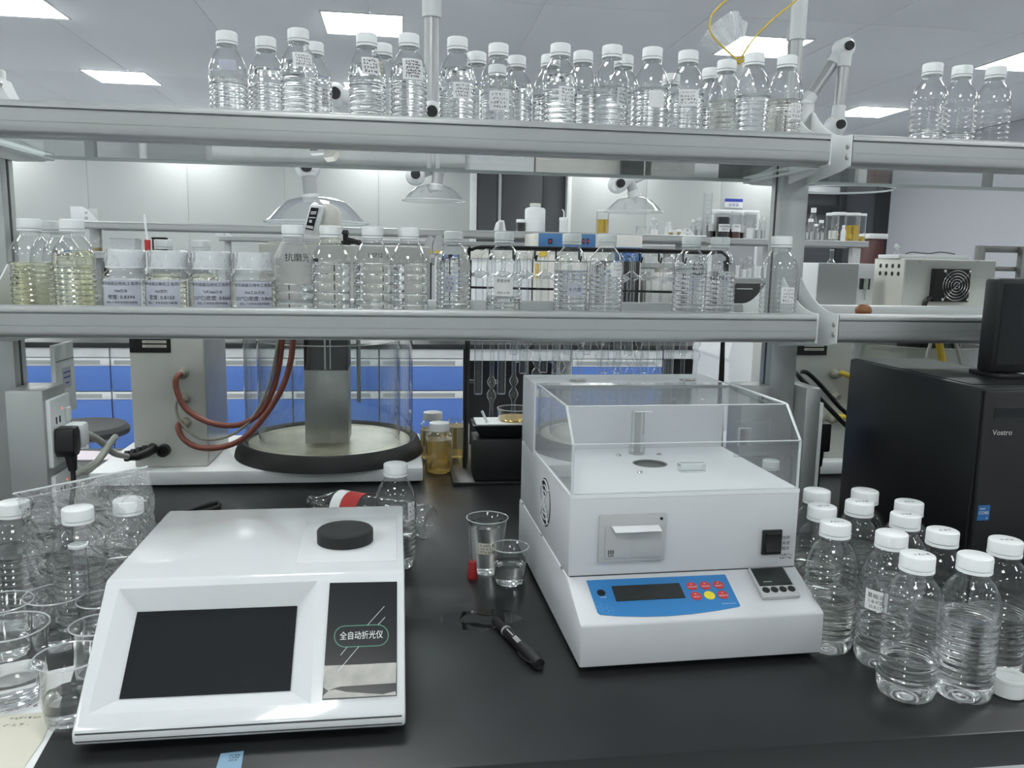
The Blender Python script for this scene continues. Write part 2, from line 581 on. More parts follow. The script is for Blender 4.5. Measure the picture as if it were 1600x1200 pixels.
# ================================================================ reagent rack over the bench
YR, YK = 1.30, 1.634          # front and back faces of the rails
UZ, LZ = CAMZ + 0.166, CAMZ - 0.128   # bottoms of the upper and lower rails
RH, RT_ = 0.048, 0.026
rail_prof = [(0.010, 0.0), (0.006, 0.0008), (0.0025, 0.003), (0.0005, 0.0065), (0.0, 0.011), (0.0, 0.0175), (0.0012, 0.0182), (0.0012, 0.0188), (0.0007, 0.0190), (0.0007, 0.0358), (0.0075, 0.0360), (0.0075, 0.0386), (0.0007, 0.0388),
             (0.0007, 0.0440), (0.0022, 0.0468), (0.005, 0.048), (0.020, 0.048), (0.024, 0.046), (RT_, 0.042), (RT_, 0.012), (0.0265, 0.0), ]
def rail(mb, x0, x1, y, z, back=False):
    s = -1 if back else 1
    return mb.prism([(y + s * a, z + b) for a, b in rail_prof], x0, x1, 'x')
rack = thing('reagent_rack', 'grey aluminium two-tier reagent rack with glass shelves along the bench', 'shelf rack', (0, 1.467, BENCH))
PXS = [(-0.688, -0.636), (0.684, 0.736)]
for (a, b) in PXS + [(2.05, 2.10)]:
    mb = MB().prism([(a, 1.444), (a, 1.490), (a + 0.003, 1.490), (b - 0.003, 1.490), (b, 1.490), (b, 1.444)], BENCH, CAMZ + 0.289, 'z')
    p = part('post', mb, 'alu', rack, 0.003, True)
    g = MB().box(a - 0.0006, a + 0.002, 1.4635, 1.4705, BENCH + 0.03, CAMZ + 0.27).box(b - 0.002, b + 0.0006, 1.4635, 1.4705, BENCH + 0.03, CAMZ + 0.27)
    part('slot', g, 'alu_dark', p, 0, True)
for z in (UZ, LZ):
    for (a, b) in ((-0.684, 0.694), (0.734, 2.055)):
        part('front_rail', rail(MB(), a, b, YR, z), 'alu', rack, 0, True, 30)
        part('back_rail', rail(MB(), a, b, YK, z, True), 'alu', rack, 0, True, 30)
        part('glass_shelf', MB().box(a + 0.004, b - 0.004, YR + RT_ + 0.0005, YK - RT_ - 0.0005, z, z + 0.006), 'shelf_glass', rack, 0, True)
        part('shelf_ledge', MB().box(a + 0.004, b - 0.004, YR + RT_, YR + RT_ + 0.006, z - 0.003, z - 0.0002).box(a + 0.004, b - 0.004, YK - RT_ - 0.006, YK - RT_, z - 0.003, z - 0.0002), 'alu', rack, 0, True)
def bracket(x0, x1, z, screws_x=None):
    cy0 = 1.467
    top = []
    for i in range(9):
        u = 0.165 - (0.165 - 0.028) * i / 8
        top.append((u, z + RH + 0.058 * ((i / 8) ** 2.2)))
    poly = [(-u, zz) for u, zz in top] + [(u, zz) for u, zz in reversed(top)]
    poly += [(0.165, z - 0.002), (0.140, z - 0.008), (0.03, z - 0.020), (-0.03, z - 0.020), (-0.140, z - 0.008), (-0.165, z - 0.002)]
    p = part('bracket', MB().prism([(cy0 + a, b) for a, b in poly], x0, x1, 'x'), 'rack_white', rack, 0.0008, True)
    if screws_x is not None:
        for zz in (z + 0.030, z + 0.013):
            sm = MB().lathe([(0, -0.0028), (0.0030, -0.0025), (0.0048, -0.0012), (0.0052, 0.0)], 14, (screws_x, YR + 0.011, zz), 'x')
            part('screw', sm, 'steel', p, 0, True)
for z in (UZ, LZ):
    bracket(-0.6355, -0.6325, z)
    bracket(0.6945, 0.6975, z)
    bracket(0.7305, 0.7335, z, 0.7305)
    # folded flange under the plate ends
    for xx in (-0.6325, 0.676):
        part('shelf_support', MB().box(xx, xx + 0.018, YR + 0.03, YK - 0.03, z - 0.0065, z - 0.0035), 'rack_white', rack, 0.0008, True)
# raised bracket ear of the neighbouring rack bay on the top shelf
ear = MB().prism([(-0.70, UZ + RH), (-0.558, UZ + RH), (-0.575, UZ + RH + 0.032), (-0.590, UZ + RH + 0.044), (-0.70, UZ + RH + 0.055)], YR + 0.012, YR + 0.015, 'y')
p = part('bracket', ear, 'rack_white', rack, 0.0008, True)
part('screw', MB().lathe([(0, -0.012), (0.004, -0.012), (0.0055, -0.010), (0.0055, 0.0)], 14, (-0.572, YR + 0.012, UZ + RH + 0.022), 'y'), 'chrome', p, 0, True)

# ---------------- power outlet columns fixed to the posts
def socket_plate(root, x, y0, y1, z0, z1, led=True, two=True):
    p = part('socket_plate', MB().box(x, x + 0.008, y0, y1, z0, z1), 'white', root, 0.002, True)
    ym, h, wd = (y0 + y1) / 2, z1 - z0, y1 - y0
    part('socket_hole', MB().box(x + 0.0078, x + 0.0084, ym - 0.022, ym - 0.0165, z0 + 0.62 * h, z0 + 0.72 * h).box(x + 0.0078, x + 0.0084, ym - 0.008, ym - 0.0025, z0 + 0.62 * h, z0 + 0.72 * h), 'black_plastic', p, 0, True)
    part('rocker_switch', MB().prism([(y1 - 0.024, z0 + 0.60 * h), (y1 - 0.024, z0 + 0.80 * h), (y1 - 0.008, z0 + 0.80 * h), (y1 - 0.008, z0 + 0.60 * h)], x + 0.008, x + 0.013, 'x'), 'white', p, 0.0015, True)
    if led:
        part('indicator', MB().box(x + 0.0078, x + 0.0085, ym + 0.004, ym + 0.0065, z0 + 0.80 * h, z0 + 0.83 * h), 'led_red', p, 0, True)
    return p
ol = thing('outlet_column', 'grey power outlet column with white socket plates and black plug inserted', 'power outlet', (-0.61, 1.45, BENCH))
part('housing', MB().box(-0.6358, -0.578, 1.400, 1.492, BENCH, CAMZ - 0.224), 'alu', ol, 0.003, True)
socket_plate(ol, -0.578, 1.406, 1.488, BENCH + 0.145, CAMZ - 0.241)
socket_plate(ol, -0.578, 1.410, 1.488, BENCH + 0.045, BENCH + 0.130)
hp = part('switch_panel', MB().box(-0.600, -0.592, 1.4925, 1.575, CAMZ - 0.285, CAMZ - 0.160), 'white', ol, 0.0015, True)
part('panel_joint', MB().box(-0.5922, -0.5916, 1.495, 1.573, CAMZ - 0.190, CAMZ - 0.189), 'alu_dark', hp, 0, True)
st = part('sticker', MB().box(-0.5922, -0.5914, 1.520, 1.555, CAMZ - 0.240, CAMZ - 0.203), 'label_grey', hp, 0, True)
part('sticker_print', MB().box(-0.5916, -0.5911, 1.523, 1.552, CAMZ - 0.213, CAMZ - 0.211).box(-0.5916, -0.5911, 1.523, 1.552, CAMZ - 0.222, CAMZ - 0.220).box(-0.5916, -0.5911, 1.530, 1.545, CAMZ - 0.232, CAMZ - 0.230), 'ink_blue', hp, 0, True)
orr = thing('outlet_column', 'grey power outlet column flanking the post behind the white density meter', 'power outlet', (0.70, 1.45, BENCH))
part('housing', MB().box(0.625, 0.6835, 1.430, 1.492, BENCH, CAMZ - 0.223), 'alu', orr, 0.003, True)
part('housing', MB().box(0.7365, 0.766, 1.400, 1.492, BENCH, CAMZ - 0.222), 'alu', orr, 0.003, True)
part('socket_plate', MB().box(0.766, 0.774, 1.402, 1.490, BENCH + 0.05, BENCH + 0.25), 'white', orr, 0.002, True)

# plugs and cables
pl_ = thing('power_plug', 'black angled power plug in the white socket plate with black cord', 'plug', (-0.56, 1.42, BENCH + 0.17))
pc = ony(97, 685, 1.425); 
part('body', MB().prism([(-0.017, -0.02), (-0.014, 0.018), (0.012, 0.02), (0.018, 0.010), (0.018, -0.02), (0.010, -0.03), (-0.010, -0.03)], 0, 0.030, 'x').rotz(0.0).shift(-0.569, 1.425, pc.z), 'black_plastic', pl_, 0.003, True)
part('strain_relief', MB().tube([(-0.550, 1.425, pc.z - 0.028), (-0.548, 1.424, pc.z - 0.055)], [0.010, 0.0065], 10), 'black_plastic', pl_, 0, True)
part('cord', MB().tube(spline([(-0.548, 1.424, pc.z - 0.05), (-0.547, 1.42, pc.z - 0.08), (-0.552, 1.41, pc.z - 0.13), (-0.56, 1.40, BENCH + 0.006)]), 0.0042, 8), 'black_plastic', pl_, 0, True)
wp = thing('power_plug', 'white plug in the socket with thick grey cable looping to the steel box', 'plug', (-0.55, 1.47, BENCH + 0.19))
qq = ony(112, 680, 1.465)
part('body', MB().box(-0.569, -0.538, 1.448, 1.482, qq.z - 0.02, qq.z + 0.022), 'white', wp, 0.006, True)
cpts = [ony(120, 678, 1.465), ony(138, 679, 1.49), ony(160, 692, 1.56), ony(178, 708, 1.68), ony(197, 713, 1.79), ony(212, 714, 1.81)]
part('cable', MB().tube(spline([Vector((-0.540, 1.465, qq.z))] + cpts), 0.0062, 10), 'cable_grey', wp, 0, True)
cp2 = [ony(105, 700, 1.47), ony(118, 728, 1.49), ony(136, 736, 1.50), ony(160, 712, 1.54), ony(176, 688, 1.58), ony(180, 683, 1.60), ony(170, 695, 1.56), ony(150, 722, 1.52), ony(120, 740, 1.48), ony(105, 748, 1.46)]
part('cable', MB().tube(spline(cp2), 0.0058, 10), 'cable_grey', wp, 0, True)
bpl = thing('power_plug', 'black angled plug in the socket beside the computer tower with hanging cord', 'plug', (0.80, 1.44, BENCH + 0.12))
b0 = ony(1284, 680, 1.44)
part('body', MB().prism([(-0.016, -0.03), (-0.016, 0.026), (0.010, 0.026), (0.018, 0.012), (0.018, -0.03)], 0.7745, 0.806, 'x').shift(0, 1.44, b0.z), 'black_plastic', bpl, 0.004, True)
part('strain_relief', MB().tube([(0.79, 1.44, b0.z - 0.025), (0.792, 1.44, b0.z - 0.06)], [0.011, 0.007], 10), 'black_plastic', bpl, 0, True)
part('cord', MB().tube(spline([(0.792, 1.44, b0.z - 0.05), (0.792, 1.44, b0.z - 0.10), (0.795, 1.45, BENCH + 0.005)]), 0.0045, 8), 'black_plastic', bpl, 0, True)
# ================================================================ white refractometer
S_ = 0.985
def hz(z):
    return BENCH + 0.5 - S_ * (0.5 - z)
def plane_fn(root, P0, eu, ev):
    """px -> (u, v) on the plane through P0 spanned by eu, ev (world), and (u, v, h) -> root-local point"""
    n = eu.cross(ev).normalized()
    inv = WM[root.name].inverted()
    def uv(x, y):
        d = ray(x, y)
        O = Vector((0, 0, CAMZ))
        t_ = (P0 - O).dot(n) / d.dot(n)
        q = O + d * t_ - P0
        return (q.dot(eu), q.dot(ev))
    def at(u, v, h=0.0):
        return inv @ (P0 + eu * u + ev * v + n * h)
    return uv, at
def poly_on(mb, pts, at, h0, h1=None):
    """a flat sheet (or slab when h1 given) on a plane"""
    n = len(pts)
    if h1 is None:
        return mb.add([at(u, v, h0) for u, v in pts], [tuple(range(n))])
    vs_ = [at(u, v, h0) for u, v in pts] + [at(u, v, h1) for u, v in pts]
    return mb.add(vs_, [tuple(range(n))[::-1], tuple(range(n, 2 * n))] + [(i, (i + 1) % n, n + (i + 1) % n, n + i) for i in range(n)])

RW, RD1, RD = 0.335 * S_, 0.1206 * S_, 0.382 * S_
RZ0, RZ1, RZ2 = hz(0.0), hz(0.0193), hz(0.1335)
rf = thing('refractometer', 'white benchtop refractometer with a dark screen and black round lid', 'instrument', (-0.3313 * S_, 0.8142 * S_, BENCH), 0.0061)
Wr = WM[rf.name]
ex = (Wr.to_3x3() @ Vector((1, 0, 0)))
eyv = (Wr.to_3x3() @ Vector((0, 1, 0)))
P0 = Wr @ Vector((0, 0, RZ1 - BENCH))
sl = (eyv * RD1 + Vector((0, 0, RZ2 - RZ1)))
SLEN = sl.length
es_ = sl.normalized()
r_uv, r_at = plane_fn(rf, P0, ex, es_)
outer = [r_uv(*p) for p in ((136.7, 1116.5), (485, 1099), (496.6, 908), (185.7, 920.5))]
# recessed screen plane: shallow at its foot, deep at its head
nrm = ex.cross(es_).normalized()
vb, vt = outer[0][1], outer[2][1]
Q0 = P0 + es_ * vb - nrm * 0.004
Q1 = P0 + es_ * vt - nrm * 0.020
ev2 = (Q1 - Q0).normalized()
s_uv, s_at = plane_fn(rf, Q0, ex, ev2)
inner = [s_uv(*p) for p in ((186.5, 1092.7), (453.5, 1079.8), (464.7, 947.5), (214.8, 957))]
mb = MB()
z0, z1, z2 = RZ0 - BENCH, RZ1 - BENCH, RZ2 - BENCH
L_ = [(0, 0.012, z0), (0, 0.0, z0 + 0.007), (0, 0, z1), (0, RD1, z2), (0, RD, z2), (0, RD, z0)]
R_ = [(RW, b, c) for _, b, c in L_]
n = 6
mb.v = L_ + R_ + [tuple(r_at(*p)) for p in outer] + [tuple(s_at(*p)) for p in inner]
oi, ii = 12, 16
mb.v = mb.v[:16]
mb.f = [(0, 1, 2, 3, 4, 5), (11, 10, 9, 8, 7, 6), (0, 6, 7, 1), (1, 7, 8, 2), (3, 9, 10, 4), (4, 10, 11, 5), (5, 11, 6, 0),
        (2, 8, oi + 1, oi), (8, 9, oi + 2, oi + 1), (9, 3, oi + 3, oi + 2), (3, 2, oi, oi + 3)]
body = part('housing', mb, 'white_gloss', rf, 0.0035)
bz = MB()
bz.v = [tuple(r_at(*p)) for p in outer] + [tuple(s_at(*p)) for p in inner]
bz.f = [(k, (k + 1) % 4, 4 + (k + 1) % 4, 4 + k) for k in range(4)] + [(4, 5, 6, 7)]
part('screen_bezel', bz, 'white_gloss', rf, sharp=20)
part('screen', poly_on(MB(), inner, s_at, 0.0002, 0.0012), 'black_screen', rf)
sm = MB()
for zz in (z1 - 0.001, z0 + 0.010):
    sm.box(0.004, RW - 0.004, -0.0004, 0.002, zz - 0.0006, zz + 0.0006)
part('front_seam', sm, 'alu_dark', body)
for fx, fy in ((0.03, 0.03), (RW - 0.03, 0.03), (0.03, RD - 0.03), (RW - 0.03, RD - 0.03)):
    part('foot', MB().lathe([(0, 0), (0.011, 0), (0.012, 0.002), (0.012, z0 + 0.001), (0, z0 + 0.001)], 16, (fx, fy, 0)), 'rubber', rf)
# front name panel
pan = [r_uv(*p) for p in ((503.6, 1094), (620, 1087.5), (620.5, 909.5), (515.5, 911.5))]
npn = part('name_panel', poly_on(MB(), pan, r_at, 0.0002, 0.0014), 'black_screen', rf)
def c3(x, y):
    return r_uv(480 + x / 5, 880 + y / 5)
fm = MB()
poly_on(fm, [c3(*p) for p in ((133, 806), (420, 795), (540, 788), (697, 780), (693, 940), (560, 948), (400, 960), (260, 968), (215, 980), (165, 1002), (128, 975))], r_at, 0.0018)
poly_on(fm, [c3(*p) for p in ((120, 1062), (130, 1035), (165, 1002), (215, 990), (300, 1008), (430, 1018), (590, 1027), (690, 1005), (694, 1034), (420, 1048))], r_at, 0.0018)
part('protective_film', fm, 'protect_film', npn, label='torn beige protective film remnant')
def cap_out(n_=10):
    pts = []
    for k in range(n_ + 1):
        a = PI / 2 + PI * k / n_
        pts.append((295 + 82 * math.cos(a), 578 - 82 * math.sin(a)))
    for k in range(n_ + 1):
        a = -PI / 2 + PI * k / n_
        pts.append((552 + 82 * math.cos(a), 568 - 82 * math.sin(a)))
    return pts + pts[:1]
strk = MB()
strokes(strk, [[c3(*p) for p in cap_out()]], 0.0009, lambda u, v: r_at(u, v, 0.0020))
part('badge_outline', strk, 'print_green', npn)
strk = MB()
for a, b in (((603, 342), (470, 490)), ((608, 427), (555, 485)), ((312, 662), (262, 722)), ((405, 655), (240, 850))):
    strokes(strk, [[c3(*a), c3(*b)]], 0.00045, lambda u, v: r_at(u, v, 0.0020))
tc_ = c3(424, 592)
e0, e1 = c3(255, 600), c3(592, 588)
tw = e1[0] - e0[0]
tv, tf = text_geo('全自动折光仪', 1.0)
sz = tw / (max(p[0] for p in tv) - min(p[0] for p in tv))
text_mb(strk, '全自动折光仪', sz, lambda a, b: r_at(tc_[0] + a, tc_[1] + b * 1.25, 0.0020))
part('lettering', strk, 'print_white', npn)
# round lid on its plate
k0 = onz(539.6, 846, RZ2)
kl = WM[rf.name].inverted() @ k0
kl.z = z2
pts = [WM[rf.name].inverted() @ onz(*p, RZ2) for p in ((461, 881), (620, 877), (620, 806), (480, 812))]
ppl = part('lid_plate', MB().prism([(p.x, p.y) for p in pts], z2 - 0.001, z2 + 0.0012, 'z'), 'white_gloss', rf, 0.001)
rk = (onz(583, 846, RZ2) - onz(496, 846, RZ2)).length / 2
kn = MB().lathe([(0, 0), (rk, 0), (rk, 0.0145), (rk - 0.0015, 0.016), (rk - 0.004, 0.016), (rk - 0.006, 0.0152), (0, 0.0152)], 48, (kl.x, kl.y, z2 + 0.0012))
part('round_lid', kn, 'black_matte', rf, label='black round lid over the sample prism')

# ================================================================ white density meter with clear hood
DX, DY, DTH = 0.2171 * S_, 0.9298 * S_, 0.0319
dm = thing('density_meter', 'white density meter with clear acrylic hood, blue keypad and small printer', 'instrument', (DX, DY, BENCH), DTH)
W_ = 0.3251 * S_
hzl = lambda z: hz(z) - BENCH
q0, q1, q2, q3, q4, q5, q6 = [hzl(v) for v in (0.0014, 0.0568, 0.0886, 0.1992, 0.3072, 0.2661, 0.3085)]
d1_, dr_, D_, dc_, de_ = [v * S_ for v in (0.0796, 0.3364, 0.441, 0.0830, 0.1259)]
part('base_housing', MB().prism([(0, q0), (0, q1), (d1_, q2), (D_, q2), (D_, q0)], 0, W_, 'x'), 'powder_white', dm, 0.003)
part('body', MB().box(0.002, W_ - 0.002, d1_, D_ - 0.002, q2 - 0.001, q3 - 0.005), 'powder_white', dm, 0.002)
part('rear_block', MB().box(0.002, W_ - 0.002, dr_, D_ - 0.002, q3 - 0.005, q4), 'powder_white', dm, 0.002)
part('base_seam', MB().box(0.004, W_ - 0.004, d1_ - 0.0008, d1_ + 0.001, q2 - 0.0002, q2 + 0.0012), 'alu_dark', dm)
# deck with a well
hc = (0.1637 * S_, 0.2373 * S_)
hr = 0.0265 * S_
nn = 32
dk = MB()
x0_, x1_, y0_, y1_ = 0.002, W_ - 0.002, d1_ + 0.0005, dr_
def rect_pt(a):
    c_, s_ = math.cos(a), math.sin(a)
    tx = (x1_ - hc[0]) / c_ if c_ > 1e-9 else ((x0_ - hc[0]) / c_ if c_ < -1e-9 else 1e9)
    ty = (y1_ - hc[1]) / s_ if s_ > 1e-9 else ((y0_ - hc[1]) / s_ if s_ < -1e-9 else 1e9)
    k = min(tx, ty)
    return (hc[0] + c_ * k, hc[1] + s_ * k)
angs = sorted([2 * PI * i / nn for i in range(nn)] + [math.atan2(b - hc[1], a - hc[0]) % (2 * PI) for a in (x0_, x1_) for b in (y0_, y1_)])
m_ = len(angs)
top_o = [(*rect_pt(a), q3) for a in angs]
top_i = [(hc[0] + hr * math.cos(a), hc[1] + hr * math.sin(a), q3) for a in angs]
bot_o = [(a, b, q3 - 0.005) for a, b, _ in top_o]
bot_i = [(a, b, q3 - 0.005) for a, b, _ in top_i]
dk.v = top_o + top_i + bot_o + bot_i
for i in range(m_):
    j = (i + 1) % m_
    dk.f += [(i, j, m_ + j, m_ + i), (m_ + i, m_ + j, 3 * m_ + j, 3 * m_ + i), (i, 2 * m_ + i, 2 * m_ + j, j), (2 * m_ + i, 3 * m_ + i, 3 * m_ + j, 2 * m_ + j)]
deck = part('deck', dk, 'white', dm)
part('well', MB().lathe([(0, 0), (hr - 0.001, 0), (hr - 0.001, 0.004), (hr - 0.0025, 0.004), (hr - 0.0025, 0.0008), (0, 0.0008)], 32, (hc[0], hc[1], q3 - 0.0048)), 'frame_steel', deck)
for a, b in ((0.1296, 0.2878), (0.1962, 0.2888), (0.1305, 0.1824)):
    part('screw', MB().lathe([(0.0045, 0), (0.0045, 0.001), (0.003, 0.0026), (0, 0.0030)], 14, (a * S_, b * S_, q3)), 'chrome', deck)
# clear hood
side = [(dc_, q3 + 0.0005), (dc_, q5), (de_, q6), (dr_ - 0.001, q4 + 0.001), (dr_ - 0.001, q3 + 0.0005)]
hd = MB()
xa, xb = 0.004, W_ - 0.004
for (a, b) in zip(side[:3], side[1:4]):
    hd.add([(xa, a[0], a[1]), (xb, a[0], a[1]), (xb, b[0], b[1]), (xa, b[0], b[1])], [(0, 1, 2, 3)])
hd.add([(xa, *p) for p in side], [(0, 1, 2, 3, 4)])
hd.add([(xb, *p) for p in side], [(0, 1, 2, 3, 4)])
hood = part('hood', hd, 'acrylic', dm, label='clear acrylic hood')
eg = MB()
for xx in (xa + 0.0008, xb - 0.0008):
    for (a, b) in zip(side[:3], side[1:4]):
        eg.tube([(xx, *a), (xx, *b)], 0.0019, 6)
for p in (side[1], side[2]):
    eg.tube([(xa, *p), (xb, *p)], 0.0010, 6)
eg.tube([(xa, side[0][0], q3 + 0.001), (xb, side[0][0], q3 + 0.001)], 0.0010, 6)
part('hood_edge', eg, 'acrylic_edge', hood)
for a in (0.0775, 0.2662):
    h = MB().box(a * S_ - 0.012, a * S_ + 0.012, dr_ + 0.018, dr_ + 0.030, q4, q4 + 0.002)
    for k in range(4):
        h.lathe([(0, -0.0026), (0.0022, -0.0026), (0.0022, 0.0026), (0, 0.0026)], 10, (a * S_ - 0.009 + 0.006 * k, dr_ + 0.016, q4 + 0.0025), 'x')
    part('hinge', h, 'steel', hood, label='small steel hinge')
part('hood_handle', MB().box(W_ * 0.715, W_ * 0.87, dc_ + 0.012, dc_ + 0.016, q3 + 0.042, q3 + 0.092), 'acrylic', hood)
part('hood_handle', MB().box(W_ * 0.74, W_ * 0.79, dc_ + 0.016, dc_ + 0.022, q3 + 0.056, q3 + 0.080), 'grey_plastic', hood)
# front printer, switch
def fl_(x0, x1, z0_, z1_, t0, t1):
    return MB().box(x0 * S_, x1 * S_, d1_ - t1, d1_ - t0, hzl(z0_), hzl(z1_))
pr = part('printer', fl_(0.0408, 0.1325, 0.1077, 0.1722, 0, 0.005), 'grey_plastic', dm, 0.0015)
part('printer_door', fl_(0.0492, 0.1263, 0.1138, 0.1592, 0.005, 0.0065), 'grey_plastic', pr, 0.0008)
part('paper_strip', MB().add([(0.0570 * S_, d1_ - 0.0066, hzl(0.1582)), (0.1215 * S_, d1_ - 0.0066, hzl(0.1578)), (0.1222 * S_, d1_ - 0.019, hzl(0.1535)), (0.105 * S_, d1_ - 0.018, hzl(0.1533)), (0.085 * S_, d1_ - 0.0185, hzl(0.1530)), (0.0590 * S_, d1_ - 0.0185, hzl(0.1532))], [(0, 1, 2, 3, 4, 5)]), 'paper', pr)
part('indicator_hole', MB().lathe([(0, -0.0056), (0.0021, -0.0056), (0.0021, -0.005), (0, -0.005)], 12, (0.1255 * S_, d1_, hzl(0.1660)), 'y'), 'black_plastic', pr)
lg = MB()
for k in range(4):
    lg.box((0.0535 + 0.0022 * k) * S_, (0.0535 + 0.0022 * k + 0.0012) * S_, d1_ - 0.0068, d1_ - 0.0064, hzl(0.1190 + 0.001 * (k % 2)), hzl(0.1255))
lg.box(0.0535 * S_, 0.0615 * S_, d1_ - 0.0068, d1_ - 0.0064, hzl(0.1170), hzl(0.1180))
part('printer_mark', lg, 'alu_dark', pr)
sw = part('rocker_switch', fl_(0.2717, 0.3000, 0.1086, 0.1434, 0, 0.004), 'black_plastic', dm, 0.001)
part('rocker', MB().prism([(d1_ - 0.004, hzl(0.1120)), (d1_ - 0.0085, hzl(0.1150)), (d1_ - 0.0045, hzl(0.1262)), (d1_ - 0.0085, hzl(0.1390)), (d1_ - 0.004, hzl(0.1410))], 0.2755 * S_, 0.2962 * S_, 'x'), 'black_plastic', sw)
tx = MB()
for k, s_ in enumerate(('加热', '关闭', '制冷')):
    text_mb(tx, s_, 0.0058, lambda a, b, k=k: (0.3075 * S_ + a, d1_ - 0.0006, hzl(0.1292 - 0.0077 * k) + b))
strokes(tx, [[(a * 1.0, b) for a, b in l] for l in scrawl(5, 0.021, 0.009, 2)], 0.0005, lambda a, b: (0.3105 * S_ + a, d1_ - 0.0006, hzl(0.1045) + b))
part('lettering', tx, 'ink', dm)
# sloping keypad
PD0 = WM[dm.name] @ Vector((0, 0, q1))
exd = WM[dm.name].to_3x3() @ Vector((1, 0, 0))
evd_ = WM[dm.name].to_3x3() @ Vector((0, d1_, q2 - q1))
SL = evd_.length
evd = evd_.normalized()
d_uv, d_at = plane_fn(dm, PD0, exd, evd)
U = lambda a: a * S_
V = lambda b: b * SL
kp = [(U(0.025), V(0.90)), (U(0.0265), V(0.235)), (U(0.029), V(0.195)), (U(0.05), V(0.150)), (U(0.08), V(0.115)), (U(0.1144), V(0.098)), (U(0.15), V(0.115)), (U(0.185), V(0.155)), (U(0.2145), V(0.205)), (U(0.2165), V(0.225)), (U(0.2178), V(0.889))]
key = part('keypad', poly_on(MB(), kp, d_at, 0.0002, 0.0008), 'blue_panel', dm, label='blue membrane keypad')
part('display', poly_on(MB(), [(U(a), V(b)) for a, b in ((0.0554, 0.433), (0.1483, 0.433), (0.1483, 0.747), (0.0556, 0.747))], d_at, 0.0008, 0.0014), 'lcd', key)
def disc(mb, u, v, r, h0, h1, n_=20):
    return poly_on(mb, [(u + r * math.cos(2 * PI * i / n_), v + r * math.sin(2 * PI * i / n_)) for i in range(n_)], d_at, h0, h1)
for a, b, c_, s_ in ((0.1637, 0.667, 'red_button', 'ON/OFF'), (0.1822, 0.667, 'red_button', 'MODE'), (0.2008, 0.667, 'red_button', 'PRINT'), (0.1635, 0.460, 'red_button', 'SAVE'), (0.1819, 0.460, 'yellow_button', ''), (0.2004, 0.458, 'red_button', 'SAMPLE')):
    bt = part('button', disc(MB(), U(a), V(b), 0.0072, 0.0008, 0.0014), c_, key)
    if s_:
        tm = MB()
        text_mb(tm, s_, 0.0036, lambda p, q, a=a, b=b: d_at(U(a) + p, V(b) - 0.0030 + q, 0.0017))
        strokes(tm, [[(-0.0012, 0.0028), (0, 0.0040), (0.0012, 0.0028), (-0.0012, 0.0028)]], 0.0004, lambda p, q, a=a, b=b: d_at(U(a) + p, V(b) + q, 0.0017))
        part('lettering', tm, 'print_white', bt)
part('level_window', disc(MB(), U(0.0392), V(0.624), 0.0055, 0.0008, 0.0014), 'black_plastic', key)
tm = MB()
text_mb(tm, 'LEVEL', 0.0032, lambda p, q: d_at(U(0.0405) + p, V(0.520) + q, 0.0010))
strokes(tm, [[(-0.010 + 0.0022 * k, -0.0005), (-0.0092 + 0.0022 * k, 0.0009)] for k in range(9)], 0.0005, lambda p, q: d_at(U(0.2035) + p, V(0.275) + q, 0.0010))
part('lettering', tm, 'print_white', key)
hx = MB()
for a, b in ((0.0373, 0.355), (0.0445, 0.30), (0.0375, 0.262), (0.0305, 0.305), (0.0300, 0.40), (0.0440, 0.225)):
    pts = [(U(a) + 0.0042 * math.cos(PI / 6 + PI / 3 * i), V(b) + 0.0042 * math.sin(PI / 6 + PI / 3 * i)) for i in range(7)]
    strokes(hx, [pts], 0.0003, lambda p, q: d_at(p, q, 0.0010))
part('hexagon_print', hx, 'print_pale_blue', key)
# temperature controller
tcx = part('temperature_controller', poly_on(MB(), [(U(a), V(b)) for a, b in ((0.2500, 0.305), (0.3027, 0.312), (0.3038, 0.94), (0.2515, 0.945))], d_at, 0.0, 0.006), 'grey_plastic', dm, 0.001)
part('display', poly_on(MB(), [(U(a), V(b)) for a, b in ((0.2535, 0.535), (0.3005, 0.535), (0.3010, 0.925), (0.2540, 0.925))], d_at, 0.006, 0.0064), 'lcd', tcx)
for k in range(4):
    a = 0.2590 + 0.0120 * k
    part('button', poly_on(MB(), [(U(a) + 0.0050 * math.cos(2 * PI * i / 16), V(0.450) + 0.0050 * math.sin(2 * PI * i / 16)) for i in range(16)], d_at, 0.006, 0.0068), 'black_plastic', tcx)
tm = MB()
strokes(tm, [[(-0.004 + 0.003 * k, 0), (-0.002 + 0.003 * k, 0)] for k in range(4)], 0.0007, lambda p, q: d_at(U(0.266) + p, V(0.62) + q, 0.0067))
part('lettering', tm, 'print_white', tcx)
# side fan vent
fv = MB().lathe([(0, -0.0008), (0.0355, -0.0008), (0.0355, 0.0), (0, 0.0)], 36, (0.002, 0.2325 * S_, hzl(0.1445)), 'x')
fan = part('fan_vent', fv, 'black_plastic', dm)
fr_ = MB()
for r in (0.009, 0.017, 0.025, 0.033):
    pts = [(0.0005, 0.2325 * S_ + r * math.cos(2 * PI * i / 28), hzl(0.1445) + r * math.sin(2 * PI * i / 28)) for i in range(29)]
    fr_.tube(pts, 0.0011, 5, False)
for a in (PI / 4, 3 * PI / 4):
    fr_.tube([(0.0003, 0.2325 * S_ + 0.036 * math.cos(a + k * PI), hzl(0.1445) + 0.036 * math.sin(a + k * PI)) for k in (0, 1)], 0.0014, 5)
part('fan_guard', fr_, 'powder_white', fan)
for b in (0.105, 0.24, 0.40):
    part('screw', MB().lathe([(0.0032, 0), (0.0032, -0.0012), (0.0018, -0.002), (0, -0.002)], 12, (0.0, b * S_, q2 - 0.006 + 0.010), 'x'), 'steel', dm)
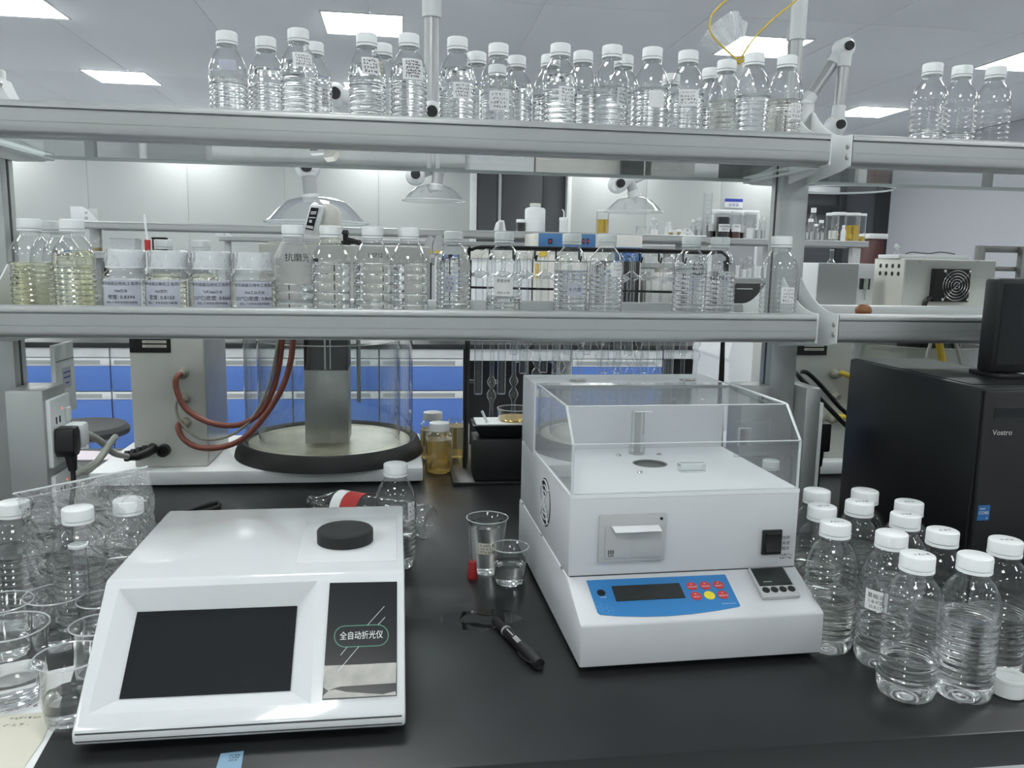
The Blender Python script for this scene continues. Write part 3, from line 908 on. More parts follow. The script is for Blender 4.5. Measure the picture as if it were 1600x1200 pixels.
for fx, fy in ((0.03, 0.04), (W_ - 0.03, 0.04), (0.03, D_ - 0.03), (W_ - 0.03, D_ - 0.03)):
    part('foot', MB().lathe([(0, 0), (0.010, 0), (0.012, 0.002), (0.012, q0 + 0.001), (0, q0 + 0.001)], 16, (fx, fy, 0)), 'rubber', dm)

# things standing on its deck
dloc = lambda a, b, z: WM[dm.name] @ Vector((a * S_, b * S_, z))
cyl_p = dloc(0.162, 0.297, q3)
gt = thing('glass_tube', 'short clear glass tube holding a grey steel rod on the meter deck', 'glassware', cyl_p)
part('tube', MB().lathe([(0.0, 0.001), (0.0125, 0.001), (0.0125, 0.012), (0.0105, 0.014), (0.0105, 0.068)], 24), 'glassware', gt)
part('rod', MB().box(-0.0042, 0.0042, -0.003, 0.003, 0.001, 0.066), 'steel', gt)
part('arm', MB().box(-0.006, 0.022, -0.002, 0.002, 0.0665, 0.0680), 'clear_lip', gt)
cp = dloc(0.2095, 0.186, q3)
cv = thing('cuvette', 'small clear glass cuvette lying on the white meter deck', 'cuvette', cp, DTH)
part('body', MB().box(-0.019, 0.019, -0.007, 0.007, 0.0003, 0.0125), 'glassware', cv)
part('rim', MB().tube([(-0.019, -0.007, 0.0125), (0.019, -0.007, 0.0125), (0.019, 0.007, 0.0125), (-0.019, 0.007, 0.0125), (-0.019, -0.007, 0.0125)], 0.0007, 5).tube([(-0.019, -0.007, 0.001), (0.019, -0.007, 0.001)], 0.0007, 5), 'acrylic_lip', cv)

# ================================================================ computer tower and monitor
PCX = 0.832
pcx = thing('computer_tower', 'black desktop computer tower standing on the bench behind the bottles', 'computer', (PCX + 0.08, 1.245, BENCH))
pb = part('case', MB().box(PCX, PCX + 0.16, 1.072, 1.427, BENCH, BENCH + 0.33), 'pc_black', pcx, 0.004, True)
part('top_cover', MB().box(PCX + 0.006, PCX + 0.154, 1.10, 1.42, BENCH + 0.3302, BENCH + 0.3312), 'pc_black', pcx, 0, True)
fp = part('front_panel', MB().box(PCX + 0.004, PCX + 0.156, 1.063, 1.072, BENCH + 0.003, BENCH + 0.327), 'black_plastic', pcx, 0.003, True)
part('drive_bay', MB().box(PCX + 0.018, PCX + 0.15, 1.0618, 1.063, BENCH + 0.282, BENCH + 0.302), 'black_screen', fp, 0.0003, True)
tm = MB()
text_mb(tm, 'Vostro', 0.0112, lambda a, b: (PCX + 0.0335 + a, 1.0622, BENCH + 0.262 + b))
part('lettering', tm, 'beige_grey', fp, 0, True)
stx, stz = PCX + 0.0175, BENCH + 0.145
stk = part('sticker', MB().box(stx - 0.0095, stx + 0.0095, 1.0622, 1.0629, stz - 0.0115, stz + 0.0115), 'logo_blue', fp, 0, True)
tm = MB()
text_mb(tm, 'intel', 0.0050, lambda a, b: (stx - 0.003 + a, 1.0619, stz + 0.0050 + b))
text_mb(tm, 'CORE', 0.0062, lambda a, b: (stx + a, 1.0619, stz - 0.0020 + b))
text_mb(tm, 'i5', 0.0042, lambda a, b: (stx + 0.0055 + a, 1.0619, stz - 0.0095 + b))
part('sticker_print', tm, 'print_white', fp, 0, True)
gr = MB()
for i in range(9):
    for j in range(12):
        if i * 0.5 + j > 11.5:
            continue
        cx_, cz_ = PCX + 0.007 + 0.0062 * i + (0.0031 if j % 2 else 0), BENCH + 0.012 + 0.0088 * j
        gr.prism([(cx_ - 0.0022, cz_ - 0.003), (cx_ + 0.0022, cz_ - 0.003), (cx_ + 0.001, cz_ + 0.0032)], 1.0618, 1.0632, 'y')
part('front_grille', gr, 'black_matte', fp, 0, True)
MX0 = ony(1556, 500, 1.17).x
mz0 = BENCH + 0.3315
mo = thing('monitor', 'black flat monitor standing on top of the computer tower', 'monitor', (MX0 + 0.03, 1.19, mz0))
part('screen_housing', MB().box(MX0, MX0 + 0.52, 1.17, 1.205, mz0 + 0.006, mz0 + 0.155), 'pc_black', mo, 0.006, True)
part('screen', MB().box(MX0 + 0.008, MX0 + 0.512, 1.1690, 1.1702, mz0 + 0.02, mz0 + 0.147), 'black_screen', mo, 0, True)
part('stand', MB().box(MX0 + 0.004, MX0 + 0.05, 1.155, 1.225, mz0, mz0 + 0.0062), 'black_plastic', mo, 0.001, True)
# ================================================================ bottles
def ribbed(z0, z1, n, r, amp, per=6, sharp=1.0):
    out = []
    for i in range(n * per + 1):
        t_ = i / per
        k = (0.5 - 0.5 * math.cos(2 * PI * t_)) ** sharp
        out.append((r - amp * (1 - k), z0 + (z1 - z0) * i / (n * per)))
    return out
SHOULDER_A = [(0.0314, 0.104), (0.0310, 0.112), (0.0300, 0.120), (0.0282, 0.128), (0.0256, 0.135), (0.0224, 0.1405), (0.0194, 0.1440), (0.0178, 0.1465), (0.0176, 0.1500), (0.0188, 0.1505), (0.0188, 0.1518), (0.0176, 0.1525), (0.0176, 0.158)]
PROF = {
    'A': [(0, 0.0045), (0.010, 0.0035), (0.022, 0.0002), (0.0272, 0.0002), (0.0300, 0.0035), (0.0313, 0.010), (0.0315, 0.018)] + ribbed(0.020, 0.098, 9, 0.0315, 0.0017) + SHOULDER_A,
    'B': [(0, 0.005), (0.012, 0.004), (0.024, 0.0002), (0.0290, 0.0002), (0.0315, 0.003), (0.0325, 0.008), (0.0325, 0.020)] + ribbed(0.022, 0.106, 6, 0.0325, 0.0016, 8, 0.45)
         + [(0.0325, 0.112), (0.0315, 0.118), (0.0280, 0.128), (0.0235, 0.138), (0.0200, 0.1435), (0.0180, 0.1465), (0.0176, 0.1500), (0.0188, 0.1505), (0.0188, 0.1518), (0.0176, 0.1525), (0.0176, 0.158)],
    'J': [(0, 0.004), (0.02, 0.003), (0.031, 0.0002), (0.0350, 0.0015), (0.0365, 0.005), (0.0365, 0.082), (0.0355, 0.0865), (0.031, 0.0905), (0.0275, 0.094), (0.0265, 0.0975), (0.0265, 0.100)],
    'M': [(0, 0.004), (0.018, 0.003), (0.027, 0.0002), (0.0305, 0.002), (0.0312, 0.006), (0.0312, 0.086), (0.0295, 0.092), (0.0240, 0.0965), (0.0215, 0.099), (0.0215, 0.104)],
}
def reshaped(kind, fb, fn):
    # another mould of the same bottle: body radius times fb, neck radius times fn
    out = []
    for r, z in PROF[kind]:
        k = min(1.0, max(0.0, (z - 0.118) / 0.028))
        out.append((r * (fb + (fn - fb) * k), z))
    return out
CAPR = {'A': 0.0178, 'B': 0.0178, 'S': 0.0163, 'W': 0.0193}
_A, _B = reshaped('A', 1.02, 0.92), reshaped('B', 1.0, 0.92)
PROF['S'] = reshaped('A', 0.925, 0.84)
PROF['W'] = reshaped('A', 1.065, 1.0)
PROF['A'], PROF['B'] = _A, _B
def env_radius(kind, z):
    """outer radius at height z, ribs bridged over"""
    pr_ = PROF[kind]
    def at(zz):
        for (r0, a), (r1, b) in zip(pr_[3:], pr_[4:]):
            if a <= zz <= b and b > a:
                return r0 + (r1 - r0) * (zz - a) / (b - a)
        return 0.0
    if z > (0.112 if kind in 'BJM' else 0.100):
        return at(z)
    return max(at(z + d) for d in (-0.006, -0.004, -0.002, 0, 0.002, 0.004, 0.006))
_shell, _liq, _capm = {}, {}, {}
def shell_mesh(kind, m='pet'):
    if (kind, m) not in _shell:
        _shell[kind, m] = to_mesh('bottle_wall', MB().lathe(PROF[kind], 40), m, sharp=60)
    return _shell[kind, m]
def liquid_mesh(kind, level, m):
    key_ = (kind, round(level, 3), m)
    if key_ not in _liq:
        pts = [(max(0, r - 0.0007), z + 0.0008) for r, z in PROF[kind]]
        pts[0] = (0, pts[0][1])
        use = [p for p in pts if p[1] < level - 0.0008]
        nxt = next(p for p in pts if p[1] >= level - 0.0008)
        pr_ = use[-1]
        f_ = (level - pr_[1]) / max(1e-6, nxt[1] - pr_[1])
        rr = pr_[0] + (nxt[0] - pr_[0]) * f_
        _liq[key_] = to_mesh('liquid', MB().lathe(use + [(rr, level), (rr * 0.96, level - 0.0004), (0, level - 0.0004)], 40), m, sharp=60)
    return _liq[key_]
def cap_mesh(kind):
    if kind not in _capm:
        if kind in CAPR:
            k_ = CAPR[kind] / 0.0193
            c_ = MB().lathe([(0.0188, 0.1572), (0.0193, 0.1576), (0.0193, 0.1698), (0.0187, 0.1713), (0.0174, 0.1720), (0.0, 0.1720)], 36)
            c_.lathe([(0.0170, 0.1572), (0.0188, 0.1572)], 36)
            r_ = MB().lathe([(0.0180, 0.1526), (0.0195, 0.1529), (0.0195, 0.1560), (0.0180, 0.1565)], 36, close=True)
            for m_ in (c_, r_):
                m_.v = [(a * k_, b * k_, c) for a, b, c in m_.v]
        elif kind == 'J':
            c_ = MB().lathe([(0.0285, 0.0975), (0.0295, 0.0980), (0.0295, 0.1190), (0.0288, 0.1215), (0.0270, 0.1225), (0, 0.1225)], 40)
            r_ = None
        else:
            c_ = MB().lathe([(0.0235, 0.1000), (0.0240, 0.1005), (0.0240, 0.1165), (0.0232, 0.1185), (0.0215, 0.1190), (0, 0.1190)], 36)
            r_ = None
        _capm[kind] = (to_mesh('cap', c_, 'cap_white', sharp=35), to_mesh('cap_ring', r_, 'cap_white', sharp=35) if r_ else None)
    return _capm[kind]

def wrap_fn(kind, phi, zc, off):
    def f(a, b):
        z = zc + b
        r = env_radius(kind, max(0.003, z)) + off
        an = phi + a / max(r, 0.012)
        return (r * math.cos(an), r * math.sin(an), z)
    return f

def sticker(root, kind, phi, zc, wd, ht, rows=3, seed=1, m='paper', lines=None, ink='ink', pen=0.00055):
    fn = wrap_fn(kind, phi, zc, 0.0007)
    nu, nv = 10, 6
    p = part('paper_label', MB().quadgrid(lambda u, v: fn((u - 0.5) * wd, (v - 0.5) * ht), nu, nv), m, root)
    fn2 = wrap_fn(kind, phi, zc, 0.0010)
    w_ = MB()
    if lines:
        for (s_, size, yy) in lines:
            text_mb(w_, s_, size, lambda a, b, yy=yy: fn2(a, yy + b))
    if rows:
        strokes(w_, scrawl(seed, wd * 0.84, ht * 0.84, rows), pen, fn2)
    part('handwriting', w_, ink, p)

def bottle(kind, x, y, z, label, group, level=0.1, liq='water', rz=None, marks=(), name='sample_bottle', cat='bottle', sc=1.0, capscrawl=0, wall='pet'):
    t_ = thing(name, label, cat, (x, y, z + 0.0003), 0, group)
    if sc != 1.0:
        t_.scale = (sc, sc, sc)
    put('bottle_wall', shell_mesh(kind, wall), t_)
    if level > 0:
        put('liquid', liquid_mesh(kind, level, liq), t_)
    cm, rm = cap_mesh(kind)
    cap = put('cap', cm, t_)
    if rm:
        put('cap_ring', rm, t_)
    face = math.atan2(-y, -x)
    for k in marks:
        k = dict(k)
        dphi = k.pop('dphi', 0.0)
        if k.pop('pen_only', False):
            fn2 = wrap_fn(kind, face + dphi, k['zc'], 0.0006)
            w_ = MB()
            if 'lines' in k:
                for (s_, size, yy) in k['lines']:
                    text_mb(w_, s_, size, lambda a, b, yy=yy: fn2(a, yy + b))
            else:
                strokes(w_, scrawl(k.get('seed', 3), k['wd'], k['ht'], k.get('rows', 2)), k.get('pen', 0.0009), fn2)
            part('handwriting', w_, 'ink', t_)
        else:
            sticker(t_, kind, face + dphi, **k)
    if capscrawl:
        w_ = MB()
        strokes(w_, scrawl(capscrawl, 0.018, 0.007, 1), 0.0009, lambda a, b: (a, b - 0.002, 0.1723))
        part('handwriting', w_, 'ink', cap)
    return t_

UG, LG = UZ + 0.006, LZ + 0.006     # top faces of the glass shelves
GU = 'sample bottles on the upper glass shelf'
# cap px x, y, level, stickers, label
up = [
 (354, 51, 0.100, [dict(zc=0.118, wd=0.026, ht=0.017, rows=3, seed=11, m='label_grey', ink='label_grey')], 'first bottle of the upper shelf row beside the rack end, half clear above its waterline'),
 (415, 60, 0.124, [], 'unlabelled full ribbed water bottle second in the upper shelf row'),
 (466, 47, 0.124, [dict(zc=0.123, wd=0.032, ht=0.022, rows=4, seed=12, dphi=0.25)], 'tall-standing full bottle with a four-line paper sticker on its shoulder, upper shelf'),
 (490, 68, 0.118, [dict(zc=0.085, wd=0.012, ht=0.03, rows=4, seed=13, dphi=0.6)], 'full bottle tucked behind the tall-standing stickered one on the upper shelf'),
 (573, 54, 0.124, [dict(zc=0.120, wd=0.028, ht=0.026, rows=4, seed=14, dphi=0.22, pen=0.0009), dict(zc=0.118, wd=0.010, ht=0.024, rows=3, seed=15, dphi=0.95, m='paper_yellow')], 'full bottle carrying two stickers, one with a bold border, upper shelf'),
 (597, 70, 0.118, [dict(zc=0.055, wd=0.014, ht=0.04, rows=4, seed=16, dphi=0.7)], 'bottle half hidden behind the two-sticker bottle on the upper shelf'),
 (639, 53, 0.124, [dict(zc=0.116, wd=0.034, ht=0.032, rows=6, seed=17, dphi=0.25, pen=0.0009)], 'full bottle with a large bold handwritten sticker beside the exhaust pipe'),
 (715, 60, 0.124, [dict(zc=0.088, wd=0.030, ht=0.024, rows=4, seed=18, dphi=0.30)], 'full bottle with a low four-line sticker, just past the exhaust pipe'),
 (745, 83, 0.118, [], 'plain full bottle set back between two stickered ones past the exhaust pipe'),
 (779, 70, 0.104, [dict(zc=0.080, wd=0.034, ht=0.030, rows=4, seed=19, dphi=0.1)], 'bottle with a wide pale sticker across its ribs and clear shoulder, upper shelf'),
 (777, 103, 0.110, [], 'short-looking bottle at the back edge behind the wide pale sticker'),
 (810, 88, 0.122, [], 'plain full bottle ending the cluster before the gap in the upper row'),
 (858, 88, 0.105, [], 'rear bottle that starts the cluster after the gap in the upper row'),
 (876, 70, 0.124, [dict(zc=0.090, wd=0.028, ht=0.025, rows=4, seed=20, dphi=0.45)], 'full bottle with blue reflections and a sticker turned sideways, upper shelf'),
 (911, 82, 0.112, [], 'plain bottle filled below its shoulder between two stickered ones after the gap'),
 (957, 68, 0.106, [dict(zc=0.090, wd=0.026, ht=0.028, rows=4, seed=21, dphi=0.8, m='bag_milky')], 'bottle with pen writing on clear tape round its side, upper shelf'),
 (975, 88, 0.110, [], 'bottle showing only its shoulder behind the clear-taped one'),
 (1020, 72, 0.108, [dict(zc=0.088, wd=0.026, ht=0.026, rows=0, seed=22, dphi=0.35)], 'bottle with a blank white sticker across its top ribs, upper shelf'),
 (1049, 117, 0.104, [], 'low cap peeping at the back between blank-sticker and yellow-label bottles'),
 (1076, 81, 0.104, [dict(zc=0.094, wd=0.034, ht=0.026, rows=4, seed=23, dphi=0.15)], 'bottle with a four-line sticker standing before the tied plastic bag'),
 (1112, 108, 0.104, [], 'set-back bottle between the four-line sticker and the tied bag'),
 (1139, 94, 0.104, [], 'bottle directly under the yellow twist tie of the plastic bag'),
 (1183, 81, 0.104, [], 'unlabelled three-quarter full bottle just beyond the yellow tie'),
 (1229, 87, 0.100, [dict(zc=0.080, wd=0.022, ht=0.026, rows=3, seed=24, dphi=0.75)], 'last bottle before the rack bracket, pale yellow liquid and side sticker'),
 (1461, 97, 0.062, [], 'first of three clear bottles on the upper shelf past the bracket'),
 (1508, 99, 0.058, [], 'middle of three clear bottles on the upper shelf past the bracket'),
 (1555, 104, 0.035, [], 'emptiest of three clear bottles on the upper shelf past the bracket'),
]
def relax(P_, dmin, lo=None, hi=None, wx=0.35):
    """nudge overlapping bottles apart, mostly in depth"""
    for _ in range(60):
        for i in range(len(P_)):
            for j in range(i):
                d_ = P_[i] - P_[j]
                d_.z = 0
                L_ = d_.length
                if L_ < dmin:
                    n_ = d_ / max(L_, 1e-4)
                    k_ = (dmin - L_) * 0.5
                    for o_, sg in ((P_[i], 1), (P_[j], -1)):
                        o_.x += sg * n_.x * k_ * wx
                        o_.y += sg * (n_.y if abs(n_.y) > 0.05 else (0.3 if i % 2 else -0.3)) * k_ * 1.3
        if lo:
            for p_ in P_:
                p_.y = min(hi, max(lo, p_.y))
    return P_
ylo = YR + RT_ + 0.0302
QU = [onz(a, b, UG + 0.172) for a, b, *_ in up]
QU = relax([q if q.y >= ylo else ony(u_[0], u_[1], ylo) for q, u_ in zip(QU, up)], 0.0595, ylo, YK - RT_ - 0.0302, wx=0.15)
for i, (px_, py_, lev, mk, lb) in enumerate(up):
    q = QU[i]
    bottle('S', q.x, q.y, UG, lb, GU, lev, 'oil_pale' if i in (21, 23) else 'water', marks=mk)

GL = 'sample bottles on the lower glass shelf'
lo = [
 ('A', 45, 346, 1.42, 0.104, 'oil_yellow', [dict(pen_only=True, zc=0.075, wd=0.02, ht=0.02, rows=2, seed=31, dphi=-0.9)], 'pale yellow oil bottle with pen marks at the end of the lower shelf'),
 ('A', 76, 348, 1.50, 0.104, 'oil_yellow', [], 'pale yellow oil bottle behind the pen-marked one, lower shelf'),
 ('A', 94, 352, 1.57, 0.100, 'oil_pale', [], 'oil bottle at the shelf back rail in the yellow cluster'),
 ('A', 112, 347, 1.40, 0.124, 'oil_yellow', [], 'full yellow oil bottle next to the labelled jars on the lower shelf'),
 ('B', 457, 353, 1.41, 0.075, 'water', [dict(pen_only=True, zc=0.119, dphi=0.25, lines=[('抗磨光', 0.0145, -0.005)])], 'misted bottle with bold black characters written on its shoulder'),
 ('B', 516, 351, 1.40, 0.112, 'water', [], 'broad ribbed bottle between the misted one and the one numbered 1.0712'),
 ('B', 582, 352, 1.40, 0.112, 'water', [dict(pen_only=True, zc=0.122, dphi=0.15, lines=[('1.0712', 0.0095, 0)])], 'broad ribbed bottle with the number 1.0712 on its shoulder'),
 ('B', 639, 354, 1.40, 0.112, 'water', [], 'broad ribbed bottle right after the one numbered 1.0712'),
 ('A', 709, 362, 1.53, 0.130, 'water', [dict(zc=0.078, wd=0.022, ht=0.030, rows=3, seed=33, dphi=-0.2, m='label_grey')], 'full slim bottle with a pale vertical label, blue drawers reflected inside'),
 ('A', 788, 363, 1.51, 0.055, 'water', [dict(zc=0.074, wd=0.036, ht=0.034, rows=0, m='paper', lines=[('蒸馏水样', 0.0062, 0.008), ('2025.5.28', 0.0058, -0.013)])], 'slim bottle with a square white two-line label dated May'),
 ('A', 894, 366, 1.52, 0.105, 'water', [dict(zc=0.070, wd=0.030, ht=0.024, rows=0, m='label_grey', dphi=0.25, lines=[('十六烷', 0.0085, -0.003)])], 'slim bottle with a small label reading three characters'),
 ('A', 949, 367, 1.51, 0.124, 'water', [dict(zc=0.108, wd=0.026, ht=0.026, rows=3, seed=35, dphi=0.7)], 'slim full bottle with a sticker wrapped high on its shoulder, lower shelf'),
 ('A', 1081, 370, 1.51, 0.104, 'water', [dict(pen_only=True, zc=0.112, wd=0.024, ht=0.028, rows=3, seed=36, dphi=0.45, pen=0.0011)], 'slim bottle with three lines of thick pen writing on its shoulder'),
 ('A', 1126, 371, 1.51, 0.108, 'water', [dict(pen_only=True, zc=0.124, wd=0.030, ht=0.010, rows=1, seed=37, dphi=0.3, pen=0.0011), dict(pen_only=True, zc=0.096, wd=0.036, ht=0.010, rows=1, seed=39, dphi=0.0, pen=0.0009)], 'slim bottle with one line of thick pen writing round its shoulder'),
 ('A', 1222, 369, 1.385, 0.0, 'water', [dict(zc=0.070, wd=0.026, ht=0.028, rows=4, seed=38, dphi=0.55)], 'empty dimpled bottle with a white sticker in front of the rack post'),
]
for (k, px_, py_, Y, lev, lq, mk, lb) in lo:
    q = ony(px_, py_, Y)
    bottle(k, q.x, q.y, LG, lb, GL, lev, lq, marks=mk, wall='pet_mist' if 'misted bottle with' in lb else 'pet')
# squat labelled jars with film-wrapped lids
JL = [('广州市诚道日用化工有限公司', 0.0060, 0.0150), ('{}', 0.0055, 0.0040), ('{}', 0.0078, -0.0065), ('地址: 广州市天河区科韵路', 0.0042, -0.0135)]
jars = [(195, '10#白油', '密度: 0.8394', 'squat labelled jar standing next to the yellow oil bottles', -0.25), (262, '16#溶剂', '密度: 0.8158', 'squat labelled jar with a bottle cap peeping straight above it', -0.35), (329, '飞天26#白油', '(20℃)密度: 0.8664', 'squat jar whose wide label faces front, amid the jar row', 0.0), (394, '26#工业白油', '(20℃)密度: 0.8626', 'squat labelled jar beside the misted bottle with black characters', 0.05)]
for i, (px_, a, b, lb, dp) in enumerate(jars):
    q = ony(px_, 391, 1.375)
    lines = [(JL[0][0],) + JL[0][1:], (a,) + JL[1][1:], (b,) + JL[2][1:], (JL[3][0],) + JL[3][1:]]
    t = bottle('J', q.x, q.y, LG, lb, 'labelled jars on the lower glass shelf', 0.080, 'water', name='sample_jar', cat='jar', marks=[dict(zc=0.0575, wd=0.060, ht=0.046, rows=0, m='label_grey', dphi=dp, lines=lines)])
    wrp = MB().lathe([(0.0302, 0.1000), (0.0300, 0.1235), (0.0285, 0.1262), (0.012, 0.1250), (0, 0.1248)], 24)
    wrp.v = [(a + 0.0010 * noise.noise(Vector((a * 90, b * 90, c * 90 + i * 5))), b + 0.0010 * noise.noise(Vector((a * 90 + 7, b * 90, c * 90))), c + 0.0012 * noise.noise(Vector((a * 70, b * 70 + 3, c * 70)))) for a, b, c in wrp.v]
    part('film_wrap', wrp, 'bag_milky', t, sharp=20)
for px_, py_, lb in ((255, 379, 'yellow oil bottle behind the squat jars, closest to the black box'), (314, 381, 'yellow oil bottle behind the squat jars, closest to the misted bottle')):
    q = ony(px_, py_, 1.50)
    bottle('A', q.x, q.y, LG, lb, GL, 0.104, 'oil_yellow', sc=0.845)

# ---------------- bottles on the bench
GB = 'sample bottles crowded beside the computer tower'
rb = [
 (1284, 768, 0.070, 'pale oil bottle between the meter hood and the outlet column', 'oil_pale', 0, []),
 (1355, 769, 0.085, 'capped bottle in the second file with its back to the computer tower', 'water', 0, []),
 (1288, 790, 0.085, 'bottle in the middle of the file along the white meter', 'oil_pale', 41, []),
 (1345, 783, 0.095, 'bottle with a code sticker on top of its cap', 'water', 42, []),
 (1420, 785, 0.060, 'dark-standing bottle against the computer tower in the third file', 'water', 43, []),
 (1415, 803, 0.070, 'bottle with a small ring drawn on its cap, third file', 'water', 44, []),
 (1306, 815, 0.075, 'half-full bottle at the keypad corner of the white density meter', 'water', 45, []),
 (1394, 832, 0.058, 'bottle with a tilted white handwritten sticker among the bench bottles', 'water', 0, [dict(zc=0.091, wd=0.028, ht=0.026, rows=0, dphi=-0.35, lines=[('基础油', 0.0072, 0.0035), ('1-8-9油', 0.0062, -0.0035), ('25.8.17', 0.0055, -0.0100)])]),
 (1456, 820, 0.070, 'bottle with marked cap between the ring-capped and the well-filled bottle', 'water', 46, []),
 (1572, 843, 0.080, 'bottle behind the loose white cap on the bench', 'water', 47, []),
 (1437, 866, 0.052, 'nearly empty bottle standing farthest from the computer tower', 'water', 48, []),
 (1522, 867, 0.100, 'well-filled bottle between the nearly empty one and the loose cap', 'water', 0, []),
]
QB = relax([onz(a, b, BENCH + 0.172) for a, b, *_ in rb], 0.0675, wx=0.7)
for q, (px_, py_, lev, lb, lq, cs, mk) in zip(QB, rb):
    bottle('W', q.x, q.y, BENCH, lb, GB, lev, lq, marks=mk, capscrawl=cs)
q = onz(618, 724, BENCH + 0.172)
bottle('W', q.x, q.y, BENCH, 'lone labelled bottle standing behind the refractometer corner', None, 0.055, 'water', marks=[dict(zc=0.098, wd=0.016, ht=0.030, rows=3, seed=51, dphi=0.85)])
q = onz(1205, 719, BENCH + 0.172)
q = ony(1205, 719, 1.385)
bottle('A', q.x, q.y, BENCH, 'bottle seen through the clear hood behind the density meter', None, 0.0, 'water', sc=(q.z - BENCH) / 0.172)
q = onz(20, 784, BENCH + 0.172)
bottle('W', q.x, q.y, BENCH, 'ribbed full bottle beside the plastic bag and clear cups', None, 0.108, 'water')
q = onz(121, 793, BENCH + 0.172)
bottle('W', q.x, q.y, BENCH, 'bottle inside the plastic bag, next to the cups', 'bottles inside the plastic bag', 0.095, 'water')
q = onz(200, 780, BENCH + 0.172)
bottle('W', q.x, q.y, BENCH, 'bottle inside the plastic bag, against the refractometer', 'bottles inside the plastic bag', 0.095, 'water')
# loose cap
q = onz(1574, 1083, BENCH)
lc = thing('bottle_cap', 'loose upturned white screw cap lying on the black bench', 'cap', (q.x, q.y, BENCH))
part('shell', MB().lathe([(0, 0.0002), (0.0175, 0.0002), (0.0193, 0.002), (0.0196, 0.0185), (0.0182, 0.0187), (0.0178, 0.003), (0, 0.003)], 36), 'frost_white', lc)
part('cap_ring', MB().lathe([(0.0197, 0.0190), (0.0203, 0.0195), (0.0203, 0.0230), (0.0190, 0.0232), (0.0186, 0.0190)], 36, close=True), 'frost_white', lc)
# amber sample bottles behind the shelf
for px_, py_, lv, lb in ((686, 737, 0.080, 'amber oil bottle with white cap standing by the black tube stand'), (676, 716, 0.076, 'amber oil bottle behind, close to the white bath plate'), (714, 716, 0.085, 'uncapped clear bottle of amber oil next to the tube stand rods')):
    q = onz(px_, py_, BENCH)
    t = bottle('M', q.x, q.y, BENCH, lb, 'amber oil bottles', lv, 'oil_amber', name='oil_bottle')
    if 'uncapped' in lb:
        for ch in list(t.children):
            if ch.name.startswith('cap'):
                bpy.data.objects.remove(ch)
# lying bottle with a red and white wrapper
nk = onz(484, 786, BENCH + 0.030)
en = onz(673, 817, BENCH + 0.032)
dv = (en - nk)
ang = math.atan2(dv.y, dv.x)
ly = thing('water_bottle', 'empty crumpled clear bottle lying on its side with red and white wrapper', 'bottle', (nk.x, nk.y, BENCH), ang)
LB = dv.length
pr_ = [(0.0125, 0.0), (0.0130, 0.004), (0.0145, 0.006), (0.0145, 0.009), (0.0125, 0.011), (0.0125, 0.016), (0.020, 0.034), (0.029, 0.058), (0.0318, 0.075)] + ribbed(0.08, LB - 0.045, 5, 0.0318, 0.0018) + [(0.032, LB - 0.04), (0.028, LB - 0.030), (0.031, LB - 0.018), (0.0318, LB - 0.008), (0.027, LB), (0.015, LB - 0.002), (0, LB - 0.009)]
mb = MB().lathe(pr_, 28, (0, 0, 0.0323), 'x')
mb.v = [(a, b + 0.0022 * noise.noise(Vector((a * 30, b * 30, c * 30))), max(0.0003, c + 0.0022 * noise.noise(Vector((a * 30 + 9, b * 30, c * 30))))) for a, b, c in mb.v]
part('bottle_wall', mb, 'pet', ly, sharp=60)
def lw(u, v, x0, x1, a0, a1, r):
    an = a0 + (a1 - a0) * v
    return (x0 + (x1 - x0) * u, r * math.cos(an), 0.0323 + r * math.sin(an))
part('wrapper', MB().quadgrid(lambda u, v: lw(u, v, 0.070, 0.115, 0.5, 3.3, 0.0330), 6, 12), 'paper', ly)
part('wrapper', MB().quadgrid(lambda u, v: lw(u, v, 0.092, 0.128, 0.6, 3.2, 0.0333), 6, 12), 'red_stopper', ly, label='red part of the wrapper')
# small white cap standing behind the refractometer
q = onz(455, 800, BENCH + 0.0)
q = ony(455, 790, 1.20)
sc_ = thing('screw_cap', 'small plain white cap standing behind the refractometer', 'cap', (q.x, 1.20, BENCH))
part('shell', MB().lathe([(0.0085, 0), (0.0085, 0.058), (0.0075, 0.0605), (0, 0.061)], 20), 'cap_white', sc_)
part('cap_ring', MB().lathe([(0.0085, 0.001), (0.0092, 0.001), (0.0092, 0.006), (0.0085, 0.006)], 20), 'cap_white', sc_)

# ---------------- cups and beakers
def cup(px_, py_, rim, base, ht, lev, label, group, name='plastic_cup', cat='cup', m='cup_clear', Y=None, liq='water', ledge=True, marks=None):
    q = onz(px_, py_, BENCH + ht)
    t_ = thing(name, label, cat, (q.x, q.y, BENCH + 0.0003), 0, group)
    w_ = [(0, 0.002), (base * 0.8, 0.0018), (base * 0.9, 0.0), (base, 0.001), (base + (rim - base) * 0.25, ht * 0.25)]
    if ledge:
        w_ += [(base + (rim - base) * 0.28, ht * 0.29), (base + (rim - base) * 0.36, ht * 0.30)]
    w_ += [(rim - 0.0012, ht * 0.985), (rim, ht)]
    part('cup_wall', MB().lathe(w_, 40), m, t_, sharp=60)
    part('rim', MB().tube([(rim * math.cos(2 * PI * i / 40), rim * math.sin(2 * PI * i / 40), ht - 0.0008) for i in range(41)], 0.0010, 6, False), 'cup_lip', t_)
    if lev:
        rr = base + (rim - base) * lev / ht - 0.0012
        part('liquid', MB().lathe([(0, 0.0028), (base - 0.003, 0.0028), (base - 0.0012, 0.004), (rr, lev), (rr * 0.95, lev - 0.0006), (0, lev - 0.0006)], 40), liq, t_)
    return t_
GC = 'clear plastic sample cups'
cup(15, 978, 0.0395, 0.031, 0.086, 0.030, 'clear plastic cup half on the handwritten paper sheet', GC)
cup(87, 927, 0.0365, 0.028, 0.072, 0.020, 'clear plastic cup with ink scribble seen through its base', GC)
